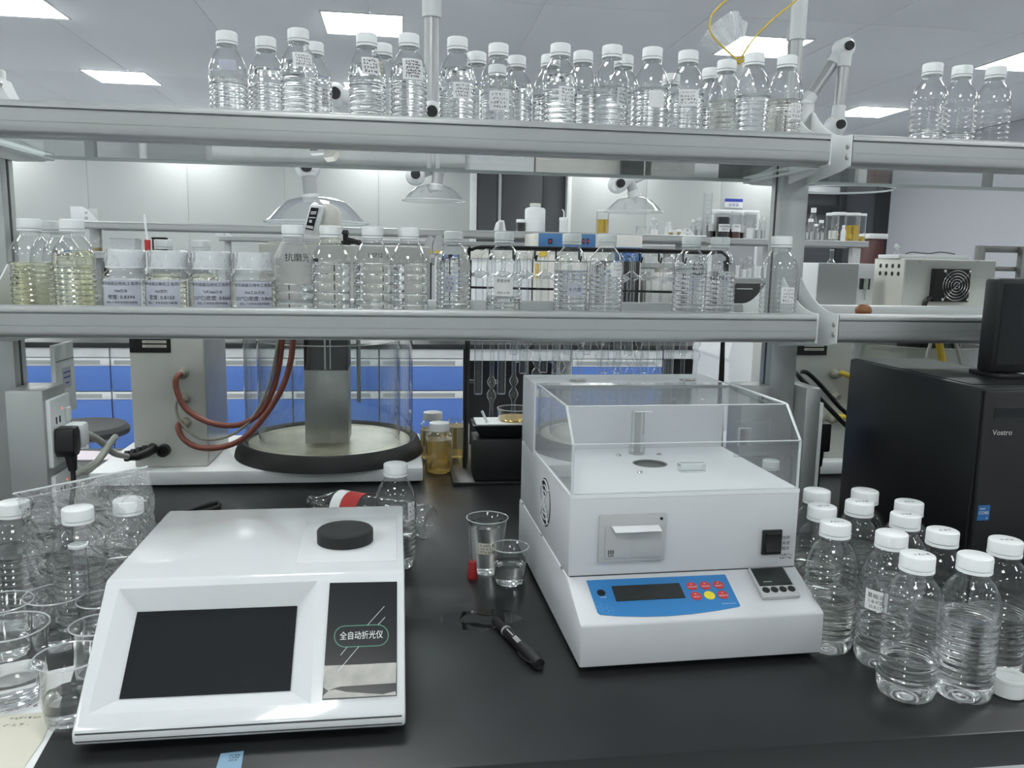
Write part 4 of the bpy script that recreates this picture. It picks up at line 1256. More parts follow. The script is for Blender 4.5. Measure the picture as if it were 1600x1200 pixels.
cup(2, 940, 0.0350, 0.028, 0.072, 0.020, 'clear plastic cup wedged between ribbed bottle and paper sheet', GC)
cup(108, 1024, 0.0350, 0.026, 0.074, 0.030, 'clear plastic cup touching the refractometer front corner', GC)
cup(152, 975, 0.0300, 0.025, 0.070, 0.015, 'clear plastic cup mostly hidden behind the refractometer edge', GC)
cup(160, 935, 0.0300, 0.025, 0.068, 0.015, 'clear plastic cup between plastic bag and refractometer', GC)
bk = cup(761.5, 808, 0.0330, 0.0235, 0.093, 0.082, 'tall clear cup of liquid with handwritten label beside the red stopper', None, ledge=False)
ph = math.atan2(-bk.location.y, -bk.location.x)
lab = MB()
fnb = lambda a, b, off: ((0.0293 + off) * math.cos(ph + 0.02 + a / 0.0293), (0.0293 + off) * math.sin(ph + 0.02 + a / 0.0293), 0.050 + b)
fnb2 = lambda a, b, off: tuple(Vector(((1 + b * 2.6) * fnb(a, b, off)[0], (1 + b * 2.6) * fnb(a, b, off)[1], 0.050 + b)))
pl2 = part('paper_label', lab.quadgrid(lambda u, v: fnb2((u - 0.5) * 0.029, (v - 0.5) * 0.019, 0.0006), 8, 4), 'paper_yellow', bk)
wr_ = MB()
strokes(wr_, scrawl(61, 0.025, 0.016, 3), 0.0005, lambda a, b: fnb2(a, b, 0.0010))
part('handwriting', wr_, 'ink', pl2)
cup(797, 853, 0.0290, 0.0225, 0.062, 0.034, 'short clear cup of liquid touching the side of the density meter', None, ledge=False)
# red stopper
q = onz(738, 903, BENCH)
rs = thing('rubber_stopper', 'small tapered red rubber stopper beside the labelled cup', 'stopper', (q.x, q.y, BENCH))
part('body', MB().lathe([(0, 0), (0.0082, 0), (0.0086, 0.001), (0.0060, 0.0265), (0.0052, 0.028), (0.0026, 0.028), (0.0022, 0.020), (0, 0.020)], 24), 'red_stopper', rs)
# marker pen
a = onz(774, 972, BENCH + 0.006)
b = onz(843, 1041, BENCH + 0.006)
dv = b - a
mk = thing('marker_pen', 'black marker pen with pocket clip lying on the bench', 'pen', (a.x, a.y, BENCH), math.atan2(dv.y, dv.x))
Lm = dv.length
part('barrel', MB().lathe([(0.0, 0.038), (0.0068, 0.038), (0.0074, 0.042), (0.0081, Lm * 0.72), (0.0081, Lm * 0.74), (0, Lm * 0.74)], 20, (0, 0, 0.0086), 'x'), 'black_plastic', mk)
part('cap', MB().lathe([(0, 0), (0.0052, 0), (0.0060, 0.001), (0.0064, 0.034), (0, 0.034)], 20, (0, 0, 0.0086), 'x'), 'black_plastic', mk)
part('ring', MB().lathe([(0.0064, 0.0345), (0.0074, 0.035), (0.0074, 0.0375), (0.0064, 0.038)], 20, (0, 0, 0.0086), 'x', True), 'grey_plastic', mk, label='silver ring')
cpp = part('cap', MB().lathe([(0, Lm * 0.72), (0.0083, Lm * 0.72), (0.0085, Lm * 0.74), (0.0083, Lm - 0.004), (0.0073, Lm), (0.0055, Lm), (0.005, Lm - 0.002), (0, Lm - 0.002)], 20, (0, 0, 0.0086), 'x'), 'black_plastic', mk)
part('clip', MB().tube([(Lm * 0.97, -0.008, 0.010), (Lm * 0.93, -0.0130, 0.011), (Lm * 0.78, -0.0125, 0.009), (Lm * 0.70, -0.0098, 0.008)], 0.0012, 6), 'black_plastic', cpp)
pw_ = MB()
def mfn(s, c_):
    an = 1.15 + c_ / 0.0083
    return (s, -0.0084 * math.cos(an) * 1.0, 0.0086 + 0.0084 * math.sin(an))
for k in range(14):
    pw_.add([mfn(0.045 + 0.0014 * k, -0.0008), mfn(0.0459 + 0.0014 * k, -0.0008), mfn(0.0459 + 0.0014 * k, 0.0006), mfn(0.045 + 0.0014 * k, 0.0006)], [(0, 1, 2, 3)])
for r_ in range(3):
    for k in range(9):
        s0 = 0.068 + 0.0018 * k
        pw_.add([mfn(s0, -0.003 + 0.002 * r_), mfn(s0 + 0.0014, -0.003 + 0.002 * r_), mfn(s0 + 0.0014, -0.0016 + 0.002 * r_), mfn(s0, -0.0016 + 0.002 * r_)], [(0, 1, 2, 3)])
part('print', pw_, 'print_white', mk)
# spilled liquid ring
pd = MB()
cc = onz(750, 968, BENCH)
N_ = 40
ring = []
for i in range(N_):
    an = 2 * PI * i / N_
    ro = 1 + 0.10 * math.sin(2 * an + 1) + 0.06 * math.sin(3 * an) + 0.05 * math.sin(5 * an + 2)
    ri = 0.48 + 0.10 * math.sin(2 * an + 2.5) + 0.06 * math.sin(4 * an)
    for f_ in (ri, (ri + ro) / 2, ro):
        ring.append((cc.x + 0.053 * f_ * math.cos(an), cc.y + 0.036 * f_ * math.sin(an), BENCH + (0.00032 if f_ not in (ri, ro) else 0.00024)))
pd.v = ring
for i in range(N_):
    j = (i + 1) % N_
    for k in range(2):
        pd.f.append((3 * i + k, 3 * j + k, 3 * j + k + 1, 3 * i + k + 1))
single('spilled_liquid', pd, 'wet', 'dark wet ring of spilled liquid on the bench under the pen tip', 'spill')
# paper sheet and card at the corner of the bench
ps = [onz(*p, BENCH) for p in ((-60, 1075), (40, 1057), (118, 1040), (92, 1128), (55, 1195), (20, 1260), (-90, 1260))]
pc_ = Vector((sum(p.x for p in ps) / len(ps), sum(p.y for p in ps) / len(ps), BENCH))
sh = thing('paper_sheet', 'white paper sheet with pencil letters under the clear cups', 'paper', pc_)
s0 = part('sheet', MB().prism([(p.x, p.y) for p in ps], BENCH + 0.0001, BENCH + 0.0006, 'z'), 'paper', sh, 0, True)
wr_ = MB()
o1, o2 = onz(13, 1110, BENCH + 0.0009), onz(62, 1104, BENCH + 0.0009)
strokes(wr_, [[(-0.008, -0.004), (0.006, 0.006)], [(-0.001, -0.006), (0.010, 0.006)], [(-0.006, -0.001), (0.010, 0.002)]], 0.0006, lambda a, b: (o1.x + a, o1.y + b, BENCH + 0.0009))
text_mb(wr_, '7 6 N·1', 0.010, lambda a, b: (o2.x + a, o2.y + b, BENCH + 0.0009))
part('handwriting', wr_, 'ink', s0, 0, True)
cs = [onz(*p, BENCH) for p in ((-60, 1128), (8, 1120), (78, 1114), (83, 1121), (66, 1160), (40, 1197), (22, 1240), (-70, 1245))]
cdv = thing('card', 'yellowed card with pen writing lying on the white paper sheet', 'card', Vector((cs[0].x + 0.04, cs[3].y - 0.02, BENCH + 0.0007)))
c0 = part('sheet', MB().prism([(p.x, p.y) for p in cs], BENCH + 0.0007, BENCH + 0.0017, 'z'), 'paper_yellow', cdv, 0, True)
wr_ = MB()
o1, o2 = onz(45, 1121, BENCH + 0.002), onz(28, 1132, BENCH + 0.002)
strokes(wr_, scrawl(71, 0.040, 0.006, 1), 0.0005, lambda a, b: (o1.x + a, o1.y + b, BENCH + 0.0019))
strokes(wr_, scrawl(72, 0.030, 0.008, 1), 0.0005, lambda a, b: (o2.x + a, o2.y + b, BENCH + 0.0019))
part('handwriting', wr_, 'ink', c0, 0, True)
sl_ = [onz(*p, BENCH) for p in ((345, 1178), (381, 1174), (376, 1206), (334, 1212))]
stp = thing('label_sticker', 'small pale blue printed sticker stuck on the bench before the refractometer', 'sticker', (sl_[0].x + 0.01, sl_[0].y - 0.008, BENCH))
s0 = part('sheet', MB().prism([(p.x, p.y) for p in sl_], BENCH + 0.0001, BENCH + 0.0005, 'z'), 'paper_blue', stp, 0, True)
wr_ = MB()
o1 = onz(366, 1182, BENCH)
strokes(wr_, scrawl(75, 0.010, 0.012, 3), 0.0005, lambda a, b: (o1.x + a, o1.y - 0.003 + b, BENCH + 0.0007))
part('handwriting', wr_, 'ink', s0, 0, True)

# ---------------- crumpled zip bag round two bottles
A_, B_ = onz(20, 772, BENCH + 0.19), onz(232, 728, BENCH + 0.21)
A_ = ony(20, 772, 1.10); B_ = ony(231, 729, 1.13)
ctr = Vector((-0.405, 1.12, BENCH))
def bagpt(u, v, seed=0.0):
    """u round the bag, v from foot to zip"""
    an = 2 * PI * u
    half = 0.088 + 0.006 * v
    foot = Vector((ctr.x + 0.082 * math.cos(an), ctr.y + 0.050 * math.sin(an), BENCH + 0.002))
    tt = 0.5 + 0.5 * math.cos(an)
    top = A_.lerp(B_, tt) + Vector((0, 0.004 * math.sin(an), 0))
    k = v ** 1.6
    mid = foot.lerp(top, k)
    mid.z = foot.z + (top.z - foot.z) * v
    nz = noise.noise(Vector((mid.x * 26 + seed, mid.y * 26, mid.z * 22))) + 0.5 * noise.noise(Vector((mid.x * 70, mid.y * 70 + seed, mid.z * 60))) + 0.35 * noise.noise(Vector((mid.x * 150, mid.y * 150, mid.z * 120)))
    amp = 0.014 * (1 - v) ** 0.4 * min(1, v * 6)
    n_ = Vector((math.cos(an), math.sin(an) * 1.2, 0))
    mid += n_ * nz * amp
    return mid
zb = thing('plastic_bag', 'crumpled clear zip bag holding two bottles and a small test tube', 'plastic bag', ctr)
part('film', MB().quadgrid(lambda u, v: bagpt(u, v), 120, 60, True), 'bag', zb, 0, True, sharp=25)
part('zip_strip', MB().tube([A_ + Vector((0, 0, 0.0)), B_], 0.0016, 6).tube([A_ - Vector((-0.004, 0, 0.008)), B_ - Vector((0.002, 0, 0.008))], 0.0008, 6), 'acrylic_edge', zb, 0, True)
q = ony(123, 870, 1.055)
tt_ = thing('test_tube', 'small empty test tube hanging inside the plastic bag against a bottle', 'test tube', (q.x, q.y, BENCH + 0.055))
part('tube', MB().lathe([(0, 0), (0.006, 0.001), (0.0098, 0.006), (0.0105, 0.012), (0.0105, 0.060), (0.0085, 0.064), (0.0095, 0.076)], 20), 'glassware', tt_)
part('rim', MB().lathe([(0.0095, 0.076), (0.0115, 0.077), (0.0115, 0.080), (0.0095, 0.081)], 20), 'acrylic_edge', tt_)
q = ony(1230, 735, 1.36)
t2 = thing('test_tube', 'upturned slim test tube behind the clear hood of the density meter', 'test tube', (q.x, q.y, BENCH))
part('tube', MB().lathe([(0.0085, 0.0), (0.0085, 0.148), (0.0065, 0.158), (0.003, 0.1625), (0, 0.1635)], 20), 'glassware', t2)
part('rim', MB().lathe([(0.0085, 0.0), (0.0100, 0.0005), (0.0100, 0.003), (0.0085, 0.0035)], 20), 'acrylic_edge', t2)

# ---------------- tied bag with the yellow cord on the upper shelf
kx = ony(1156, 98, 1.47)
bg = thing('tied_plastic_bag', 'clear plastic bag gathered by yellow cord on the upper shelf', 'plastic bag', (kx.x + 0.03, kx.y + 0.03, UG))
def bulge(u, v):
    an = 2 * PI * u
    zz = UG + 0.001 + (kx.z - UG - 0.001) * v
    rx = 0.075 * (1 - v) ** 0.55 * (0.82 + 0.18 * math.cos(6 * v)) + 0.005
    ry = 0.052 * (1 - v) ** 0.6 + 0.005
    c_ = Vector((kx.x + 0.052 * (1 - v), kx.y + 0.075 * (1 - v) ** 0.7, zz))
    nz = noise.noise(Vector((math.cos(an) * 2.2, math.sin(an) * 2.2, v * 5))) * 0.014 * (1 - v)
    p_ = c_ + Vector(((rx + nz) * math.cos(an), (ry + nz * 0.5) * math.sin(an), 0))
    p_.y = min(p_.y, YK - RT_ - 0.002)
    return p_
part('film', MB().quadgrid(bulge, 40, 22, True), 'bag_milky', bg, 0, True, sharp=25)
flare_top = [ony(*p, 1.47) for p in ((1097, 62), (1112, 40), (1130, 26), (1148, 18), (1160, 40), (1164, 60), (1166, 80))]
ft_ = spline(flare_top, 6)
def flare(u, v, side):
    i = u * (len(ft_) - 1)
    a_ = ft_[int(i)]
    b_ = ft_[min(int(i) + 1, len(ft_) - 1)]
    e_ = a_.lerp(b_, i - int(i))
    p_ = kx.lerp(e_, v ** 0.8)
    ph_ = math.sin(u * 19 + side * 1.7) * 0.010 * v * (1 - 0.3 * v) + 0.006 * v * math.sin(u * 41 + 2)
    return p_ + Vector((0, side * 0.010 * v + ph_, 0))
for sd in (-1, 1):
    part('gathered_top', MB().quadgrid(lambda u, v: flare(u, v, sd), 44, 14), 'bag_milky', bg, 0, True, sharp=18)
kn_ = MB().tube(spline([kx + Vector((0.007 * math.cos(a), 0.007 * math.sin(a), -0.004 + 0.0011 * a)) for a in [k * 0.7 for k in range(20)]]), 0.0017, 6)
part('yellow_tie', kn_, 'yellow', bg, 0, True, label='yellow cord tie')
cds = [ony(1156, 100, 1.465), ony(1150, 92, 1.46), ony(1128, 72, 1.45), ony(1110, 50, 1.44), ony(1112, 25, 1.44), ony(1128, 6, 1.45), ony(1140, -8, 1.46), ony(1150, -60, 1.5), ony(1155, -200, 1.6)]
cd2 = [ony(1157, 98, 1.465), ony(1162, 84, 1.46), ony(1180, 58, 1.455), ony(1210, 28, 1.46), ony(1248, -4, 1.47), ony(1290, -60, 1.5), ony(1300, -200, 1.6)]
end1, end2 = Vector((cds[-1].x, cds[-1].y, CEIL)), Vector((cd2[-1].x, cd2[-1].y, CEIL))
yc = thing('yellow_cord', 'thin yellow cord hanging from the ceiling and looped round the tied bag', 'cord', (kx.x, kx.y, kx.z))
part('strand', MB().tube(spline(cds + [end1], 8), 0.0016, 6), 'yellow', yc, 0, True)
part('strand', MB().tube(spline(cd2 + [end2], 8), 0.0016, 6), 'yellow', yc, 0, True)
# brown stopper on the lower shelf beyond the bracket
q = ony(1350, 474, 1.40)
bs = thing('brown_stopper', 'glossy brown knob standing on the lower shelf past the bracket', 'stopper', (q.x, q.y, LG))
part('knob', MB().lathe([(0, 0), (0.010, 0), (0.011, 0.002), (0.008, 0.030), (0.0125, 0.036), (0.0150, 0.043), (0.0125, 0.050), (0.006, 0.0545), (0, 0.055)], 24), 'brown', bs)
# ================================================================ viscosity baths on the far half of the bench
def make_bath(dx, label, head):
    bx = thing('viscosity_bath', label, 'instrument', (-0.30 + dx, 1.97, BENCH))
    X = lambda v: v + dx
    part('base_plate', MB().box(X(-0.66), X(0.047), 1.795, 2.165, BENCH + 0.006, BENCH + 0.036), 'white', bx, 0.003, True)
    for fx in (-0.63, 0.02):
        for fy in (1.83, 2.13):
            part('foot', MB().lathe([(0, 0), (0.014, 0), (0.014, 0.0065), (0, 0.0065)], 14, (X(fx), fy, BENCH)), 'rubber', bx, 0, True)
    x0, x1 = X(-0.578), X(-0.425)
    cab = part('control_box', MB().box(x0, x1, 1.835, 2.06, BENCH + 0.036, CAMZ - 0.128 if dx == 0 else BENCH + 0.3878), 'beige_grey', bx, 0.004, True)
    part('side_panel', MB().box(x1 - 0.001, x1 + 0.0015, 1.842, 2.05, BENCH + 0.042, CAMZ - 0.133), 'steel', cab, 0, True)
    # black rating plate
    r0, r1 = X(ony(190, 530, 1.833).x), X(ony(266, 530, 1.833).x)
    zt, zb_ = CAMZ - 0.150, ony(230, 551, 1.833).z
    pl3 = part('rating_plate', MB().box(max(r0, x0 + 0.002), r1, 1.8325, 1.835, zb_, zt), 'black_plastic', cab, 0, True)
    pm = MB()
    for k in range(4):
        zz = zb_ + 0.011 + 0.0095 * k
        pm.box(r0 + (r1 - r0) * 0.42, r1 - 0.008, 1.8318, 1.8324, zz, zz + 0.006)
    part('plate_fields', pm, 'paper_yellow', pl3, 0, True)
    pm = MB()
    for k in range(4):
        zz = zb_ + 0.0125 + 0.0095 * k
        strokes(pm, [[(-0.018 + 0.004 * j, -0.001), (-0.0155 + 0.004 * j, 0.0012)] for j in range(9)], 0.0007, lambda a, b, zz=zz: (r0 + (r1 - r0) * 0.68 + a, 1.8315, zz + 0.001 + b))
    part('plate_print', pm, 'ink', pl3, 0, True)
    # hose nozzles, cable gland, socket
    for (nx, ny) in ((286, 583), (289, 621), (290, 660)):
        c_ = ony(nx, ny, 1.835)
        part('nozzle', MB().lathe([(0, -0.030), (0.006, -0.030), (0.007, -0.024), (0.009, -0.020), (0.0095, -0.012), (0.0125, -0.010), (0.0125, 0.0), (0, 0.0)], 16, (X(c_.x), 1.835, c_.z), 'y'), 'hose_grey', cab, 0, True)
    c_ = ony(257, 703, 1.835)
    part('socket', MB().lathe([(0, -0.008), (0.008, -0.008), (0.009, -0.016), (0.013, -0.016), (0.014, 0.0), (0, 0.0)], 18, (X(c_.x), 1.835, c_.z), 'y'), 'black_plastic', cab, 0, True)
    if dx == 0:
        g0, g1 = ony(194, 714, 1.80), ony(240, 700, 1.835)
        gl = MB().tube([g0, ony(215, 713, 1.805), ony(230, 707, 1.815), g1], [0.008, 0.0095, 0.0105, 0.012], 12)
        for k in range(4):
            pz = g0.lerp(g1, 0.1 + 0.2 * k)
            gl.tube([pz + Vector((-0.004, 0, 0)), pz + Vector((0.004, 0, 0))], 0.0118, 12)
        part('cable_gland', gl, 'black_plastic', cab, 0, True)
    # glass bath
    cx, cyy = X(-0.170), 1.975
    part('base_ring', MB().lathe([(0.188, 0.036), (0.222, 0.036), (0.220, 0.046), (0.210, 0.068), (0.204, 0.072), (0.199, 0.070), (0.188, 0.060)], 64, (cx, cyy, BENCH)), 'rubber', bx, 0, True)
    part('bath_floor', MB().lathe([(0, 0.0365), (0.190, 0.0365), (0.190, 0.064), (0, 0.064)], 48, (cx, cyy, BENCH)), 'bath_bottom', bx, 0, True)
    outer_ = part('outer_cylinder', MB().lathe([(0.196, 0.068), (0.196, 0.375)], 64, (cx, cyy, BENCH)), 'bath_glass', bx, 0, True)
    part('inner_cylinder', MB().lathe([(0.160, 0.0645), (0.166, 0.068), (0.166, 0.306)], 64, (cx, cyy, BENCH)), 'bath_glass', bx, 0, True)
    part('cylinder_rim', MB().tube([(cx + 0.1645 * math.cos(2 * PI * i / 48), cyy + 0.1645 * math.sin(2 * PI * i / 48), BENCH + 0.307) for i in range(49)], 0.0016, 6, False), 'steel', outer_, 0, True)
    col_ = MB().box(cx - 0.049, cx + 0.049, 1.88, 1.98, BENCH + 0.075, BENCH + 0.245)
    part('steel_column', col_, 'steel', bx, 0.002, True)
    part('column_head', MB().box(cx - 0.049, cx + 0.049, 1.88, 1.98, BENCH + 0.245, BENCH + 0.372), 'black_plastic', bx, 0.002, True)
    part('column_groove', MB().box(cx - 0.004, cx + 0.000, 1.8785, 1.88, BENCH + 0.247, BENCH + 0.370).box(cx + 0.008, cx + 0.011, 1.8785, 1.88, BENCH + 0.247, BENCH + 0.370), 'steel', bx, 0, True)
    pr0 = ony(561, 628, 1.90)
    part('probe', MB().tube([(X(pr0.x), 1.90, pr0.z), (X(pr0.x), 1.90, BENCH + 0.372)], 0.0045, 10), 'steel', bx, 0, True)
    part('lid_plate', MB().lathe([(0, 0.375), (0.204, 0.375), (0.204, 0.388), (0, 0.388)], 64, (cx, cyy, BENCH)), 'cream', bx, 0, True)
    if dx:
        part('inner_liner', MB().lathe([(0.157, 0.066), (0.157, 0.305), (0.154, 0.305), (0.154, 0.066)], 48, (cx, cyy, BENCH), 'z', True), 'cream', bx, 0, True, label='cream liner round the bath vessel')
    return bx
bl = make_bath(0.0, 'viscosity bath with glass cylinder, beige control box and red hoses', None)
br = make_bath(1.50, 'viscosity bath behind the computer tower with yellow hoses on its control box', None)
# hoses of the first bath
def hose(parent, pts, r, m, label=None):
    P_ = [ony(a, b, Y) for a, b, Y in pts]
    part('hose', MB().tube(spline(P_, 6), r, 10), m, parent, 0, True, label=label)
hose(bl, ((283, 584, 1.808), (275, 592, 1.795), (277, 612, 1.79), (292, 640, 1.785), (330, 661, 1.775), (372, 664, 1.765), (405, 646, 1.755), (425, 612, 1.750), (436, 570, 1.747), (441, 525, 1.745), (442, 500, 1.75), (440, 480, 1.80)), 0.0062, 'red_hose', 'dull red rubber hose')
hose(bl, ((284, 660, 1.808), (278, 667, 1.795), (287, 686, 1.785), (310, 699, 1.775), (345, 699, 1.762), (380, 685, 1.750), (412, 652, 1.742), (440, 608, 1.738), (454, 565, 1.736), (458, 525, 1.736), (458, 500, 1.74), (456, 480, 1.80)), 0.0062, 'red_hose', 'dull red rubber hose')
hose(bl, ((280, 622, 1.808), (275, 632, 1.797), (279, 654, 1.79), (300, 678, 1.783), (325, 687, 1.775), (358, 681, 1.765), (388, 660, 1.757), (412, 622, 1.750), (426, 580, 1.744), (434, 535, 1.742), (436, 500, 1.75), (434, 480, 1.80)), 0.0032, 'hose_grey', 'clear grey tube')
hose(br, ((1312, 582, 1.808), (1330, 590, 1.80), (1360, 620, 1.82), (1400, 660, 1.86)), 0.0062, 'yellow', 'yellow hose')
hose(br, ((1305, 650, 1.808), (1325, 652, 1.80), (1360, 650, 1.82), (1400, 660, 1.86)), 0.0062, 'yellow', 'yellow hose')
hose(br, ((1462, 500, 1.78), (1465, 525, 1.775), (1472, 560, 1.775), (1480, 620, 1.78), (1480, 680, 1.80)), 0.0085, 'yellow', 'yellow hose')
hose(br, ((1452, 500, 1.77), (1455, 530, 1.77), (1448, 560, 1.775), (1440, 620, 1.78)), 0.004, 'cable_grey')
hose(br, ((1490, 500, 1.77), (1492, 530, 1.77), (1502, 570, 1.775), (1510, 640, 1.78)), 0.004, 'cable_grey')
# black cable arching behind the tower
bc = thing('black_cable', 'black cable arching over between the rack post and computer tower', 'cable', ony(1300, 640, 1.60))
part('strand', MB().tube(spline([ony(*p) for p in ((1330, 672, 1.46), (1312, 655, 1.47), (1290, 632, 1.48), (1265, 605, 1.50), (1248, 588, 1.52), (1249, 581, 1.55), (1262, 583, 1.57), (1285, 605, 1.58), (1312, 636, 1.58), (1335, 655, 1.58))], 6), 0.0048, 8), 'black_plastic', bc, 0, True)

# head of the first bath: beige box with a hand controller on top
hx0, hx1 = ony(405, 430, 1.86).x, ony(672, 430, 1.86).x
hz0, hz1 = BENCH + 0.388, ony(450, 381, 1.86).z
hh = thing('bath_head', 'beige instrument box on the glass bath behind the broad ribbed bottles', 'instrument', ((hx0 + hx1) / 2, 1.95, hz0))
part('case', MB().box(hx0, hx1, 1.86, 2.05, hz0 + 0.0002, hz1), 'beige_grey', hh, 0.003, True)
part('vent_panel', MB().box(hx1 + 0.0002, hx1 + 0.004, 1.868, 2.03, hz0 + 0.012, hz1 - 0.035), 'perforated', hh, 0, True)
part('front_opening', MB().box(ony(487, 440, 1.859).x, ony(498, 440, 1.859).x, 1.8585, 1.86, hz0 + 0.01, hz1 - 0.03), 'black_plastic', hh, 0, True)
part('top_trim', MB().box(hx0 + 0.02, hx0 + 0.16, 1.862, 2.0, hz1, hz1 + 0.004), 'cream', hh, 0.001, True)
cc0 = ony(520, 378, 1.90)
ht = thing('hand_controller', 'cream immersion controller with slanted dark display on the beige box', 'controller', (cc0.x, 1.93, hz1 + 0.004))
z_a = hz1 + 0.004
zt = ony(515, 317, 1.90).z
xa_, xb_ = ony(497, 345, 1.90).x, ony(529, 345, 1.90).x
part('body', MB().prism([(xa_, z_a), (xb_ + 0.004, z_a), (xb_ + 0.001, zt - 0.016), (xb_ - 0.010, zt - 0.004), (xa_ + 0.014, zt)], 1.90, 1.98, 'y'), 'cream', ht, 0.003, True)
pa = [ony(*p, 1.885) for p in ((473, 366), (496, 369), (508, 322), (486, 319))]
part('panel_housing', MB().prism([(p.x, p.z) for p in pa], 1.875, 1.905, 'y'), 'white', ht, 0.004, True)
pb2 = [ony(*p, 1.874) for p in ((477, 358), (489, 360), (498, 325), (486, 324))]
ds = part('display', MB().prism([(p.x, p.z) for p in pb2], 1.8735, 1.8752, 'y'), 'black_screen', ht, 0, True)
dm2 = MB()
for (a, b) in ((0.18, 0.12), (0.48, 0.12), (0.78, 0.12)):
    c_ = pb2[0].lerp(pb2[1], a).lerp(pb2[3].lerp(pb2[2], a), b)
    dm2.box(c_.x - 0.0022, c_.x + 0.0022, 1.8725, 1.8735, c_.z - 0.003, c_.z + 0.003)
for (a, b, w2, h2) in ((0.5, 0.80, 0.006, 0.0015), (0.5, 0.72, 0.006, 0.001), (0.5, 0.55, 0.007, 0.0012), (0.4, 0.38, 0.003, 0.003)):
    c_ = pb2[0].lerp(pb2[1], a).lerp(pb2[3].lerp(pb2[2], a), b)
    dm2.box(c_.x - w2, c_.x + w2, 1.8727, 1.8735, c_.z - h2, c_.z + h2)
part('button', dm2, 'print_white', ds, 0, True)
bk_ = thing('black_clamp', 'black clamp knob on the beige box beside the cream controller', 'clamp', (ony(545, 382, 1.92).x, 1.92, hz1))
kx_ = ony(540, 375, 1.92)
part('knob', MB().lathe([(0, 0), (0.012, 0), (0.012, 0.008), (0.006, 0.011), (0.006, 0.024), (0.009, 0.026), (0.006, 0.034), (0, 0.034)], 14, (kx_.x, 1.92, hz1 + 0.0003)), 'black_plastic', bk_, 0, True)
part('lever', MB().tube(spline([(kx_.x, 1.92, hz1 + 0.012), (kx_.x + 0.02, 1.91, hz1 + 0.010), (kx_.x + 0.033, 1.90, hz1 + 0.006)]), [0.008] * 6 + [0.007] * 6 + [0.005], 8), 'black_plastic', bk_, 0, True)
# head of the second bath: white box with vent holes and fan
fx0, fx1 = ony(1411, 440, 1.86).x, ony(1553, 440, 1.86).x
ft0, ft1 = BENCH + 0.388, ony(1411, 404, 1.86).z
fh = thing('fan_box', 'cream steel box with round vent holes and a black cooling fan', 'instrument', ((fx0 + fx1) / 2, 1.92, ft0))
cs_ = part('case', MB().box(fx0, fx1, 1.86, 1.99, ft0 + 0.0002, ft1), 'cream', fh, 0.002, True)
part('front_sheet', MB().box(fx0 + 0.002, fx1 - 0.001, 1.8585, 1.86, ft0 + 0.001, ft1 - 0.003), 'beige_grey', fh, 0, True)
vh = []
for r_ in range(2):
    for k in range(4):
        yy = 1.882 + 0.026 * k
        part('vent_hole', MB().lathe([(0, -0.0006), (0.0055, -0.0006), (0.0055, 0.0), (0, 0.0)], 16, (fx0, yy, ft1 - 0.018 - 0.019 * r_), 'x'), 'black_plastic', cs_, 0, True)
fcx, fz_ = ony(1488, 446, 1.85).x, ony(1488, 446, 1.85).z
fs = 0.040
fb = part('fan', MB().box(fcx - fs - 0.014, fcx + fs, 1.840, 1.8585, fz_ - fs, fz_ + fs), 'black_plastic', fh, 0.002, True)
gm = MB()
for r in (0.008, 0.015, 0.022, 0.029, 0.036):
    gm.tube([(fcx + 0.003 + r * math.cos(2 * PI * i / 28), 1.838, fz_ + r * math.sin(2 * PI * i / 28)) for i in range(29)], 0.0007, 5, False)
for a in (PI / 4, 3 * PI / 4):
    gm.tube([(fcx + 0.003 + 0.046 * math.cos(a + k * PI), 1.837, fz_ + 0.046 * math.sin(a + k * PI)) for k in (0, 1)], 0.0007, 5)
part('fan_guard', gm, 'chrome', fb, 0, True)
for sx, sz_ in ((-0.030, -0.034), (0.036, -0.034), (-0.030, 0.034), (0.036, 0.034)):
    part('screw', MB().lathe([(0, -0.003), (0.0035, -0.002), (0.004, 0)], 10, (fcx + sx, 1.840, fz_ + sz_), 'y'), 'chrome', fb, 0, True)
for sx in (1438, 1528):
    c_ = ony(sx, 408, 1.8585)
    part('screw', MB().lathe([(0, -0.003), (0.003, -0.002), (0.0035, 0)], 10, (c_.x, 1.8585, c_.z), 'y'), 'steel', cs_, 0, True)
part('cable', MB().tube(spline([(fcx - 0.05, 1.848, fz_ - 0.03), (fcx - 0.065, 1.845, fz_ - 0.034), (fcx - 0.072, 1.845, fz_ - 0.05), (fcx - 0.06, 1.845, fz_ - 0.06)]), 0.006, 8), 'black_plastic', fb, 0, True)
part('lid', MB().box(ony(1397, 402, 1.9).x, ony(1505, 402, 1.9).x, 1.88, 1.97, ft1 + 0.0002, ft1 + 0.010), 'white', fh, 0.001, True)
part('wire', MB().tube(spline([ony(*p, 1.90) for p in ((1415, 397, ), (1425, 394), (1450, 396), (1470, 394), (1492, 397))]), 0.0012, 5), 'black_plastic', fh, 0, True)
gs = thing('glass_adapter', 'angled clear glass adapter tube standing on the cream fan box', 'glassware', (ony(1402, 400, 1.93).x, 1.93, ft1))
part('tube', MB().tube([ony(1389, 400, 1.93), ony(1402, 385, 1.93)], 0.0065, 12).tube([ony(1408, 401, 1.93), ony(1403, 384, 1.93)], 0.0055, 12), 'glassware', gs, 0, True)
part('collar', MB().tube([ony(1400, 387, 1.93), ony(1403, 384, 1.93)], 0.0075, 12), 'acrylic_edge', gs, 0, True)
gx0, gx1 = ony(1277, 440, 1.93).x, ony(1340, 440, 1.93).x
gz1 = ony(1300, 411, 1.93).z
gb = thing('steel_cabinet', 'pale grey steel box with square port beside the cream fan box', 'instrument', ((gx0 + gx1) / 2, 1.97, ft0))
part('case', MB().box(gx0, ony(1366, 440, 1.93).x, 1.932, 2.03, ft0 + 0.0002, gz1), 'white', gb, 0.002, True)
